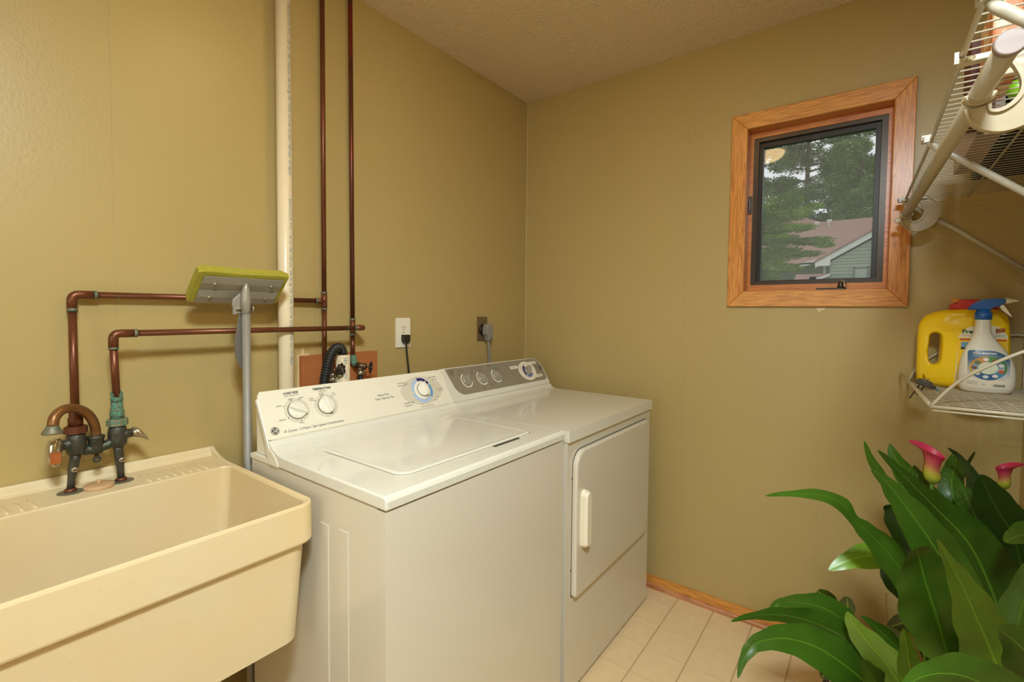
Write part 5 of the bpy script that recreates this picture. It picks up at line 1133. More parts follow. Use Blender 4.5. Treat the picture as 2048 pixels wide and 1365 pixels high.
def gridpoly(inside, u0, u1, v0, v1, n=26):
    b = BM(); V = {}
    for i in range(n + 1):
        for j in range(n + 1): V[i, j] = b.verts.new((u0 + (u1 - u0) * i / n, v0 + (v1 - v0) * j / n, 0))
    for i in range(n):
        for j in range(n):
            cu, cv = u0 + (u1 - u0) * (i + .5) / n, v0 + (v1 - v0) * (j + .5) / n
            if inside(cu, cv): b.faces.new((V[i, j], V[i + 1, j], V[i + 1, j + 1], V[i, j + 1]))
    for v in [v for v in b.verts if not v.link_faces]: b.verts.remove(v)
    return b
u0, u1, v0, v1 = 1.7580, 1.8560, 1.0640, 1.1760
def rr_in(u, v, a=u0, c=u1, d=v0, e=v1, r=0.008):
    x = max(a + r - u, u - c + r, 0); y = max(d + r - v, v - e + r, 0); return x * x + y * y <= r * r and a <= u <= c and d <= v <= e
def colgrid(ua, ub, vb, vt, n=40, m_=18):
    b = BM(); V = {}
    for i in range(n + 1):
        u = ua + (ub - ua) * i / n; e = min(u - ua, ub - u); c = 0.006 - math.sqrt(max(0, 0.006 ** 2 - max(0, 0.006 - e) ** 2)); lo_, hi_ = vb + c, vt(u) - c
        for j in range(m_ + 1): V[i, j] = b.verts.new((u, lo_ + (hi_ - lo_) * j / m_, 0))
    for i in range(n):
        for j in range(m_): b.faces.new((V[i, j], V[i + 1, j], V[i + 1, j + 1], V[i, j + 1]))
    return b
lb2 = obj('label', wrap(colgrid(u0, u1, v0, lambda u: 1.1760 - 12 * max(0, u - 1.815) ** 2), 0.0008), mat('label_paper', srgb(234, 226, 206), rough=0.4), sb)
gb = bpy.data.materials.new('label_blue_fade'); gb.use_nodes = True; nt = gb.node_tree; bs = nt.nodes['Principled BSDF']; bs.inputs['Roughness'].default_value = 0.4
tc = nt.nodes.new('ShaderNodeTexCoord'); sx_ = nt.nodes.new('ShaderNodeSeparateXYZ'); mr = nt.nodes.new('ShaderNodeMapRange'); mr.inputs[1].default_value = 0.045; mr.inputs[2].default_value = 0.100
mx = nt.nodes.new('ShaderNodeMix'); mx.data_type = 'RGBA'; mx.inputs[6].default_value = srgb(214, 218, 214); mx.inputs[7].default_value = srgb(66, 104, 136)
nt.links.new(tc.outputs['Object'], sx_.inputs[0]); nt.links.new(sx_.outputs['Z'], mr.inputs[0]); nt.links.new(mr.outputs[0], mx.inputs[0]); nt.links.new(mx.outputs[2], bs.inputs['Base Color'])
obj('label_band', wrap(colgrid(1.7640, 1.8540, 1.0950, lambda u: 1.1750 - 12 * max(0, u - 1.812) ** 2), 0.0013), gb, lb2)
CU, CV = 1.8075, 1.1240
def ell(r0, r1, a0, a1, lift, m, nm, cu=CU, cv=CV, ry_=0.86):
    b = ring(r0, r1, (cu, cv, 0), (1, 0, 0), (0, 1, 0), a0=a0, a1=a1, n=36, th=0, ry=ry_); return obj(nm, wrap(b, lift), m, lb2)
C_ = lambda n, c: mat('wheel_' + n, srgb(*c), rough=0.45)
for a0, a1, n, c in ((90, 150, 'orange', (196, 140, 40)), (150, 215, 'amber', (200, 160, 50)), (215, 300, 'navy', (50, 96, 140)), (300, 335, 'blue', (80, 140, 170)), (-25, 40, 'green', (60, 130, 50)), (40, 90, 'leafgreen', (80, 140, 60))):
    ell(0.012, 0.0400, a0, a1, 0.0019, C_(n, c), 'wheel_sector')
ell(0.0001, 0.0205, 0, 360, 0.0023, mat('wheel_centre', srgb(216, 222, 196), rough=0.4), 'wheel_centre')
for k, c in enumerate(((220, 220, 214), (150, 60, 40), (230, 226, 214), (90, 110, 60), (120, 80, 50), (222, 214, 190), (220, 226, 226), (236, 220, 214), (210, 90, 60))):
    a = math.radians(20 + 40 * k); ell(0.0001, 0.0062, 0, 360, 0.0027, C_('spot%d' % k, c), 'wheel_picture', CU + 0.0295 * math.cos(a), CV + 0.0255 * math.sin(a), 0.75)
def wtxt(items, m, lift):
    for it in items:
        s, u, v, size = it[:4]; kw = it[4] if len(it) > 4 else {}
        obj('lettering', wrap(text_bm(s, size, (u, v, 0), (1, 0, 0), (0, 1, 0), **kw), lift), m, lb2)
wtxt([('Did', 1.7800, 1.1720, 0.0050, {'bold': 0.0001, 'align': 'LEFT'}), ('YOU-KNOW?', 1.7750, 1.1660, 0.0082, {'bold': 0.00025, 'align': 'LEFT'}), ('* many little answers to know around the home', 1.7730, 1.1590, 0.0032, {'align': 'LEFT'})], OUTW, 0.0018)
wtxt([('Directions for use', 1.7640, 1.0840, 0.0034, {'align': 'LEFT'}), ('Keep out of reach', 1.7640, 1.0800, 0.0030, {'align': 'LEFT'}), ('of children and pets', 1.7640, 1.0765, 0.0030, {'align': 'LEFT'}), ('1 QT', 1.7980, 1.0760, 0.0046), ('*water based', 1.8360, 1.0930, 0.0030)], INK, 0.0012)
bc = BM(); rnd = random.Random(8); u = 1.8200
while u < 1.8440:
    wd = rnd.choice((0.0005, 0.0008, 0.0012)); bc = join(bc, flat([(u, 1.0710), (u + wd, 1.0710), (u + wd, 1.0780), (u, 1.0780)], (0, 0, 0), (1, 0, 0), (0, 1, 0))); u += wd + rnd.choice((0.0005, 0.0008))
obj('barcode', wrap(bc, 0.0013), INK, lb2)
BLUE = mat('blue_trigger', srgb(26, 92, 170), rough=0.3, coat=0.2)
obj('collar', lathe([(0.0165, 0.2150), (0.0195, 0.2165), (0.0195, 0.2350), (0.0165, 0.2370), (0.0150, 0.2480)], (BX, BY + 0.012, BZ), 'z', 24), BLUE, sb)
hd = [(-1.7600, 1.2940), (-1.7650, 1.3050), (-1.7760, 1.3160), (-1.7900, 1.3245), (-1.8060, 1.3275), (-1.8400, 1.3275), (-1.8400, 1.3150), (-1.8300, 1.3070), (-1.8180, 1.3010), (-1.8090, 1.2960), (-1.8060, 1.2880), (-1.7880, 1.2880), (-1.7860, 1.2940)]
obj('trigger_head', prism(hd, 'x', BX - 0.0125, BX + 0.0125, 0.005, 3), BLUE, sb)
obj('nozzle', lathe([(0.0085, 0.0), (0.0080, 0.008), (0.0050, 0.018), (0.0035, 0.024), (0.0030, 0.029)], (BX, -1.8390, 1.3205), (0, -1, 0), 16), OUTW, sb)
obj('trigger', prism([(-1.8270, 1.3090), (-1.8360, 1.3110), (-1.8450, 1.2960), (-1.8560, 1.2740), (-1.8520, 1.2760), (-1.8420, 1.2860), (-1.8330, 1.2960)], 'x', BX - 0.006, BX + 0.006, 0.002), OUTW, sb)
# ---- small grey gadget with black straps, on the rack's front left
gd = thing('strap_buckle', (-0.20, -1.655, RZ + 0.006), 'small dark grey round cap with black dangling straps on the left front of the rack', 'gadget')
obj('cap_body', loops([[(-0.205 + rx2 * math.cos(a), -1.670 + ry2 * math.sin(a), z - 0.32 * ry2 * -math.sin(a)) for a in [2 * math.pi * k / 22 for k in range(22)]] for rx2, ry2, z in ((0.018, 0.0200, 1.058), (0.022, 0.0250, 1.061), (0.022, 0.0255, 1.068), (0.018, 0.0200, 1.0705), (0.017, 0.0170, 1.0760), (0.013, 0.0120, 1.0780))], smooth=False), mat('gadget_grey', srgb(92, 90, 84), rough=0.5), gd)
obj('cap_top', lathe([(0.011, 0), (0.010, 0.002), (0.004, 0.003)], (-0.205, -1.6695, 1.0775), (0, 0.25, 1), 16), mat('gadget_tan', srgb(160, 136, 110), rough=0.5), gd)
for dy in (0.012, 0.000): obj('strap', tube([(-0.21, -1.655 - dy, 1.060), (-0.23, -1.645 - dy, 1.045), (-0.24, -1.632 - dy * 1.5, 1.022 + dy)], 0.0018, 6), BLK, gd)
obj('blue_tip', lathe([(0.004, 0), (0.003, 0.006)], (-0.215, -1.694, 1.052), (0, -1, 0.1), 10), BLU2, gd)
LEAVES = [
('g',[(-0.844,-1.338,0.833,0.0013,0.52,0.55,0.65),(-0.808,-1.375,0.836,0.0067,0.55,0.48,0.68),(-0.75,-1.443,0.832,0.0149,0.58,0.28,0.77),(-0.706,-1.493,0.802,0.0205,0.59,-0.21,0.78),(-0.686,-1.512,0.766,0.0137,0.57,-0.45,0.69),(-0.659,-1.54,0.733,0.0234,0.59,-0.36,0.72),(-0.623,-1.582,0.68,0.0374,0.57,-0.47,0.67),(-0.591,-1.617,0.621,0.0362,0.54,-0.64,0.55),(-0.554,-1.664,0.516,0.0252,0.48,-0.73,0.48),(-0.497,-1.689,0.417,0.0039,0.4,-0.84,0.37),(-0.45,-1.71,0.3,0.0033,0.39,-0.87,0.31)]),
('b',[(-0.58,-1.458,0.573,0.0014,0.35,0.69,0.64),(-0.558,-1.494,0.599,0.0193,0.38,0.61,0.69),(-0.527,-1.543,0.619,0.0329,0.42,0.41,0.81),(-0.492,-1.597,0.618,0.0341,0.44,0.06,0.9),(-0.463,-1.647,0.594,0.019,0.17,-0.92,0.35),(-0.504,-1.663,0.452,0.0035,0.06,-0.99,0.09),(-0.537,-1.676,0.3,0.003,0.05,-1,0.08)]),
('g',[(-0.997,-1.54,0.98,0.0019,0.34,-0.46,0.82),(-0.973,-1.557,0.961,0.0098,0.33,-0.6,0.73),(-0.944,-1.582,0.923,0.0189,0.32,-0.69,0.65),(-0.909,-1.616,0.868,0.0312,0.31,-0.74,0.6),(-0.872,-1.653,0.8,0.0407,0.28,-0.8,0.53),(-0.839,-1.686,0.725,0.0432,0.25,-0.86,0.45),(-0.809,-1.715,0.648,0.0374,0.2,-0.92,0.34),(-0.785,-1.736,0.56,0.0189,0.03,-0.98,0.19),(-0.626,-1.749,0.437,0.0036,-0.11,-0.99,-0.03),(-0.496,-1.76,0.3,0.0031,-0.07,-1,0.02)]),
('g',[(-0.865,-1.55,0.989,0.0011,0.41,-0.44,0.8),(-0.832,-1.576,0.957,0.008,0.41,-0.5,0.76),(-0.79,-1.618,0.903,0.0173,0.42,-0.52,0.74),(-0.744,-1.664,0.845,0.0326,0.42,-0.54,0.73),(-0.694,-1.717,0.775,0.053,0.38,-0.69,0.62),(-0.654,-1.757,0.686,0.0655,0.32,-0.84,0.43),(-0.624,-1.785,0.59,0.0626,0.23,-0.95,0.2),(-0.612,-1.789,0.48,0.0365,-0.07,-0.94,-0.34),(-0.534,-1.724,0.401,0.0037,-0.19,-0.74,-0.64),(-0.47,-1.67,0.3,0.0032,-0.14,-0.84,-0.53)]),
('g',[(-0.734,-1.526,0.976,0.0015,0.66,-0.6,0.45),(-0.718,-1.54,0.933,0.0109,0.67,-0.53,0.52),(-0.695,-1.564,0.887,0.0141,0.67,-0.5,0.54),(-0.669,-1.592,0.825,0.0126,0.68,-0.54,0.5),(-0.637,-1.632,0.733,0.0158,0.68,-0.56,0.47),(-0.596,-1.685,0.609,0.0159,0.64,-0.69,0.34),(-0.57,-1.704,0.459,0.0046,0.59,-0.79,0.17),(-0.549,-1.719,0.3,0.0039,0.58,-0.8,0.15)]),
('s',[(-0.407,-1.583,0.909,0.0015,0.38,-0.89,0.26),(-0.415,-1.596,0.874,0.0166,0.4,-0.83,0.38),(-0.413,-1.622,0.829,0.0283,0.42,-0.78,0.47),(-0.412,-1.648,0.785,0.0236,0.43,-0.73,0.53),(-0.401,-1.688,0.728,0.0176,0.33,-0.92,0.2),(-0.432,-1.715,0.513,0.0037,0.29,-0.96,0.07),(-0.458,-1.737,0.3,0.0032,0.28,-0.96,0.06)]),
('s',[(-0.354,-1.642,0.845,0.0017,0.51,-0.83,0.21),(-0.364,-1.656,0.816,0.0148,0.54,-0.78,0.31),(-0.368,-1.678,0.779,0.0227,0.57,-0.68,0.47),(-0.356,-1.724,0.709,0.0353,0.55,-0.71,0.44),(-0.354,-1.757,0.633,0.0318,0.35,-0.92,-0.2),(-0.441,-1.705,0.47,0.004,0.28,-0.88,-0.39),(-0.513,-1.662,0.3,0.0035,0.3,-0.89,-0.35)]),
('d',[(-0.545,-1.575,0.772,0.0031,-0.17,-0.61,0.77),(-0.533,-1.591,0.761,0.0214,-0.32,-0.85,0.42),(-0.523,-1.608,0.722,0.0366,-0.4,-0.88,0.26),(-0.51,-1.629,0.669,0.0366,-0.41,-0.88,0.25),(-0.49,-1.66,0.59,0.0244,-0.43,-0.84,0.32),(-0.508,-1.712,0.451,0.004,-0.46,-0.83,0.32),(-0.523,-1.754,0.3,0.0035,-0.47,-0.83,0.28)]),
('g',[(-1.106,-1.602,0.89,0.0038,0.34,-0.72,0.6),(-1.072,-1.608,0.864,0.0255,0.4,-0.75,0.53),(-1.036,-1.62,0.812,0.0485,0.45,-0.75,0.49),(-0.996,-1.637,0.749,0.0583,0.46,-0.75,0.47),(-0.957,-1.655,0.679,0.0482,0.46,-0.78,0.42),(-0.918,-1.672,0.601,0.0176,0.14,-0.94,0.3),(-0.662,-1.683,0.456,0.004,-0.14,-0.98,-0.14),(-0.453,-1.693,0.3,0.0035,0.03,-0.99,0.11)]),
('y',[(-1.164,-1.621,0.934,0.0009,0.48,-0.54,0.69),(-1.12,-1.639,0.89,0.0087,0.5,-0.55,0.67),(-1.073,-1.664,0.832,0.0239,0.51,-0.59,0.62),(-1.024,-1.69,0.762,0.0412,0.52,-0.63,0.58),(-0.974,-1.718,0.685,0.0532,0.5,-0.71,0.5),(-0.927,-1.745,0.586,0.0549,-0.02,-1,-0.03),(-0.718,-1.715,0.449,0.0043,-0.21,-0.87,-0.45),(-0.546,-1.691,0.3,0.0037,-0.1,-0.96,-0.27)]),
('s',[(-0.226,-1.745,0.875,0.0016,0.14,-0.95,-0.27),(-0.256,-1.74,0.841,0.0217,0.14,-0.95,-0.3),(-0.291,-1.73,0.797,0.0306,0.18,-0.97,-0.18),(-0.315,-1.735,0.755,0.0332,0.28,-0.96,0.1),(-0.329,-1.753,0.679,0.0386,0.29,-0.94,0.16),(-0.346,-1.769,0.606,0.0293,0.22,-0.97,-0.05),(-0.419,-1.761,0.458,0.0037,0.19,-0.97,-0.13),(-0.479,-1.755,0.3,0.0032,0.19,-0.97,-0.11)]),
('d',[(-0.347,-1.714,0.907,0.0017,-0.5,-0.68,0.53),(-0.341,-1.738,0.884,0.0085,-0.53,-0.72,0.44),(-0.335,-1.762,0.845,0.0152,-0.58,-0.75,0.32),(-0.33,-1.784,0.793,0.0335,-0.62,-0.75,0.22),(-0.331,-1.801,0.721,0.0499,-0.64,-0.75,0.17),(-0.336,-1.813,0.644,0.043,-0.71,-0.7,0.05),(-0.418,-1.73,0.475,0.0043,-0.72,-0.7,0),(-0.485,-1.662,0.3,0.0037,-0.72,-0.7,0)]),
('d',[(-0.461,-1.764,0.873,0.0028,0.37,-0.82,0.44),(-0.453,-1.777,0.841,0.028,0.38,-0.81,0.45),(-0.439,-1.799,0.791,0.0476,0.39,-0.78,0.49),(-0.418,-1.832,0.728,0.0588,0.37,-0.83,0.42),(-0.406,-1.852,0.658,0.0532,0.3,-0.94,0.17),(-0.408,-1.855,0.582,0.028,0.15,-0.93,-0.33),(-0.483,-1.789,0.447,0.0039,0.12,-0.89,-0.43),(-0.543,-1.735,0.3,0.0033,0.14,-0.91,-0.39)]),
('s',[(-0.396,-1.738,0.822,0.0014,-0.28,-0.91,0.32),(-0.392,-1.752,0.784,0.0277,-0.27,-0.9,0.33),(-0.38,-1.78,0.719,0.0442,-0.25,-0.9,0.37),(-0.363,-1.814,0.655,0.0468,-0.28,-0.91,0.31),(-0.355,-1.837,0.577,0.0385,-0.36,-0.92,0.14),(-0.362,-1.838,0.5,0.0205,-0.5,-0.85,-0.15),(-0.411,-1.774,0.41,0.0036,-0.53,-0.81,-0.24),(-0.451,-1.721,0.3,0.0031,-0.52,-0.83,-0.21)]),
('d',[(-0.166,-1.793,0.868,0.0023,0.29,-0.46,-0.84),(-0.209,-1.775,0.844,0.0069,0.31,-0.48,-0.82),(-0.253,-1.757,0.815,0.0113,0.42,-0.59,-0.69),(-0.295,-1.744,0.765,0.0133,0.56,-0.69,-0.46),(-0.423,-1.703,0.529,0.0054,0.59,-0.7,-0.41),(-0.529,-1.669,0.3,0.0047,0.6,-0.7,-0.38)]),
('g',[(-0.779,-1.76,0.821,0.0021,0.4,0.85,0.35),(-0.731,-1.782,0.82,0.0154,0.44,0.74,0.51),(-0.677,-1.814,0.812,0.0293,0.45,0.27,0.85),(-0.616,-1.856,0.781,0.0392,0.25,-0.68,0.69),(-0.567,-1.884,0.703,0.0296,0.04,-0.99,-0.13),(-0.534,-1.816,0.501,0.0037,0.02,-0.96,-0.29),(-0.506,-1.76,0.3,0.0032,0.03,-0.96,-0.26)]),
('d',[(-0.507,-1.8,0.683,0.0025,0.18,-0.86,0.48),(-0.493,-1.821,0.641,0.0321,0.15,-0.9,0.41),(-0.483,-1.837,0.593,0.0395,0.08,-0.97,0.25),(-0.478,-1.849,0.526,0.0296,-0.01,-1,0),(-0.491,-1.837,0.441,0.0173,-0.25,-0.79,-0.56),(-0.475,-1.749,0.383,0.0036,-0.3,-0.6,-0.74),(-0.462,-1.678,0.3,0.003,-0.27,-0.71,-0.65)]),
('g',[(-1.383,-1.571,0.812,0.0014,0.18,0.49,0.85),(-1.341,-1.599,0.82,0.0139,0.24,0.28,0.93),(-1.293,-1.637,0.809,0.0271,0.26,-0.22,0.94),(-1.245,-1.678,0.775,0.0381,0.05,-0.72,0.69),(-1.199,-1.716,0.719,0.0376,-0.22,-0.92,0.32),(-1.165,-1.739,0.656,0.0154,-0.47,0.46,-0.75),(-0.827,-1.722,0.48,0.0039,-0.44,0.56,-0.7),(-0.55,-1.708,0.3,0.0033,-0.53,0.28,-0.8)]),
('g',[(-1.168,-1.69,0.822,0.0015,0.49,-0.05,0.87),(-1.133,-1.709,0.801,0.0199,0.43,-0.36,0.83),(-1.093,-1.736,0.763,0.0376,0.32,-0.69,0.65),(-1.053,-1.764,0.705,0.0401,0.19,-0.89,0.42),(-1.02,-1.784,0.628,0.0197,-0.46,-0.59,-0.66),(-0.715,-1.763,0.467,0.0036,-0.47,-0.31,-0.83),(-0.465,-1.745,0.3,0.0031,-0.44,-0.55,-0.71)]),
('g',[(-0.933,-1.287,0.546,0.0013,0.1,0.26,0.96),(-0.894,-1.32,0.551,0.0079,0.13,0.16,0.98),(-0.838,-1.376,0.548,0.0173,0.17,-0.05,0.98),(-0.778,-1.439,0.524,0.031,0.19,-0.32,0.93),(-0.722,-1.498,0.48,0.0435,0.14,-0.61,0.78),(-0.672,-1.55,0.417,0.044,0.1,-0.72,0.68),(-0.622,-1.602,0.357,0.0333,0.1,-0.71,0.7),(-0.575,-1.65,0.3,0.0196,0.36,-0.06,0.93),(-0.535,-1.656,0.32,0.0039,0.12,0.85,0.51),(-0.502,-1.66,0.3,0.0033,0.36,-0.61,0.71)]),
('g',[(-0.738,-1.335,0.492,0.0016,0.68,0.69,0.22),(-0.716,-1.363,0.513,0.0129,0.72,0.62,0.32),(-0.678,-1.414,0.511,0.0274,0.75,0.48,0.45),(-0.643,-1.462,0.495,0.0436,0.79,0.23,0.57),(-0.61,-1.509,0.454,0.0436,0.8,-0.15,0.58),(-0.59,-1.539,0.404,0.0291,0.78,-0.33,0.53),(-0.557,-1.589,0.325,0.0226,0.87,0.04,0.48),(-0.543,-1.677,0.331,0.0043,0.9,0.07,0.42),(-0.532,-1.748,0.3,0.0037,0.89,-0.06,0.46)]),
('g',[(-0.969,-1.312,0.442,0.0012,0.25,0.97,0.01),(-0.954,-1.317,0.473,0.0086,0.3,0.95,0.08),(-0.932,-1.329,0.498,0.0148,0.42,0.88,0.25),(-0.905,-1.35,0.51,0.0199,0.56,0.69,0.47),(-0.86,-1.396,0.51,0.0326,0.65,0.45,0.61),(-0.808,-1.453,0.483,0.0468,0.7,0.15,0.7),(-0.756,-1.511,0.431,0.0535,0.7,-0.1,0.71),(-0.714,-1.556,0.377,0.0463,0.68,-0.28,0.68),(-0.669,-1.607,0.304,0.0207,0.58,0.66,0.48),(-0.549,-1.66,0.322,0.0037,0.4,0.9,0.15),(-0.45,-1.703,0.3,0.0032,0.44,0.84,0.31)]),
('l',[(-0.768,-1.507,0.572,0.0013,-0.07,-0.94,0.33),(-0.752,-1.52,0.537,0.0177,-0.01,-0.89,0.45),(-0.727,-1.548,0.492,0.0331,0.05,-0.83,0.56),(-0.695,-1.583,0.44,0.041,0.02,-0.85,0.53),(-0.668,-1.614,0.382,0.0309,-0.07,-0.91,0.4),(-0.64,-1.646,0.305,0.0155,0.36,-0.41,0.84),(-0.586,-1.666,0.322,0.0037,0.27,0.67,0.69),(-0.541,-1.681,0.3,0.0032,0.46,0.05,0.89)]),
('g',[(-0.651,-1.534,0.51,0.002,0.86,0.25,0.44),(-0.634,-1.557,0.491,0.0138,0.87,0.17,0.46),(-0.613,-1.589,0.458,0.0276,0.88,0,0.48),(-0.592,-1.619,0.414,0.0355,0.87,-0.23,0.44),(-0.574,-1.648,0.351,0.0276,0.86,0.31,0.4),(-0.527,-1.709,0.343,0.0054,0.82,0.5,0.27),(-0.489,-1.759,0.3,0.0047,0.85,0.26,0.45)]),
('l',[(-0.906,-1.601,0.645,0.0012,0.49,-0.77,0.4),(-0.887,-1.608,0.61,0.0129,0.49,-0.8,0.34),(-0.869,-1.615,0.56,0.0226,0.5,-0.8,0.33),(-0.848,-1.626,0.504,0.029,0.53,-0.78,0.34),(-0.823,-1.644,0.42,0.0171,0.25,0.95,0.19),(-0.632,-1.657,0.374,0.004,-0.13,0.83,-0.54),(-0.475,-1.667,0.3,0.0035,-0.22,0.78,-0.58)]),
('g',[(-0.837,-1.536,0.507,0.0026,0.66,-0.34,0.67),(-0.806,-1.552,0.469,0.0208,0.67,-0.36,0.65),(-0.771,-1.575,0.417,0.0371,0.7,-0.34,0.63),(-0.725,-1.613,0.346,0.0269,0.66,0.57,0.5),(-0.627,-1.675,0.341,0.004,0.56,0.77,0.29),(-0.548,-1.725,0.3,0.0035,0.63,0.58,0.51)]),
('d',[(-0.452,-1.628,0.604,0.0028,0.32,-0.83,0.46),(-0.454,-1.648,0.57,0.0277,0.28,-0.88,0.39),(-0.456,-1.671,0.509,0.0466,0.23,-0.93,0.28),(-0.458,-1.694,0.424,0.0461,0.17,-0.97,0.17),(-0.47,-1.706,0.327,0.0242,0.23,-0.94,0.26),(-0.461,-1.72,0.332,0.0036,0.5,-0.48,0.73),(-0.455,-1.731,0.3,0.003,0.26,-0.89,0.37)]),
('d',[(-0.515,-1.576,0.6,0.0029,-0.15,-0.81,0.57),(-0.527,-1.587,0.581,0.0199,-0.1,-0.73,0.67),(-0.527,-1.614,0.557,0.031,-0.07,-0.73,0.68),(-0.52,-1.651,0.514,0.0306,-0.17,-0.86,0.48),(-0.515,-1.689,0.427,0.0192,-0.35,-0.92,0.16),(-0.517,-1.675,0.377,0.0037,-0.51,-0.84,-0.15),(-0.519,-1.664,0.3,0.0032,-0.49,-0.86,-0.11)]),
('d',[(-0.486,-1.713,0.646,0.0027,0.45,-0.68,0.58),(-0.471,-1.745,0.598,0.0465,0.38,-0.82,0.43),(-0.464,-1.767,0.524,0.0572,0.29,-0.94,0.17),(-0.47,-1.774,0.438,0.0515,0.22,-0.98,-0),(-0.483,-1.771,0.353,0.027,0.15,-0.97,-0.16),(-0.501,-1.763,0.344,0.0037,0.09,-0.95,-0.3),(-0.517,-1.757,0.3,0.0032,0.14,-0.97,-0.19)]),
('d',[(-0.326,-1.864,0.588,0.0027,-0.38,-0.92,-0.06),(-0.358,-1.847,0.529,0.0375,-0.39,-0.92,-0.07),(-0.395,-1.825,0.458,0.0477,-0.38,-0.92,-0.06),(-0.427,-1.81,0.377,0.0341,-0.52,-0.77,-0.37),(-0.443,-1.742,0.354,0.0036,-0.6,-0.52,-0.61),(-0.456,-1.687,0.3,0.003,-0.56,-0.64,-0.52)]),
('d',[(-0.276,-1.814,0.591,0.0049,0.49,-0.85,0.21),(-0.294,-1.838,0.536,0.0509,0.49,-0.84,0.23),(-0.309,-1.867,0.47,0.0624,0.45,-0.88,0.16),(-0.333,-1.884,0.395,0.0519,0.03,-0.76,-0.64),(-0.452,-1.781,0.363,0.004,-0.07,-0.51,-0.86),(-0.548,-1.697,0.3,0.0035,-0.01,-0.61,-0.79)]),
('g',[(-0.55,-1.701,0.554,0.0029,-0.54,-0.84,0.08),(-0.547,-1.707,0.505,0.0346,-0.53,-0.84,0.1),(-0.541,-1.719,0.442,0.049,-0.52,-0.85,0.11),(-0.536,-1.732,0.368,0.0346,-0.44,-0.9,0.04),(-0.501,-1.743,0.35,0.004,-0.3,-0.95,0.01),(-0.473,-1.752,0.3,0.0035,-0.47,-0.88,-0.1)]),
('g',[(-0.822,-1.787,0.812,0.002,0.1,-0.99,0.13),(-0.79,-1.792,0.75,0.0229,0.1,-0.99,0.05),(-0.765,-1.789,0.676,0.0342,0.1,-1,-0.01),(-0.741,-1.785,0.588,0.0307,0.11,-0.99,-0.01),(-0.717,-1.782,0.486,0.0158,-0.21,-0.85,-0.49),(-0.593,-1.715,0.404,0.0037,-0.3,-0.59,-0.75),(-0.492,-1.661,0.3,0.0032,-0.25,-0.74,-0.63)]),
]

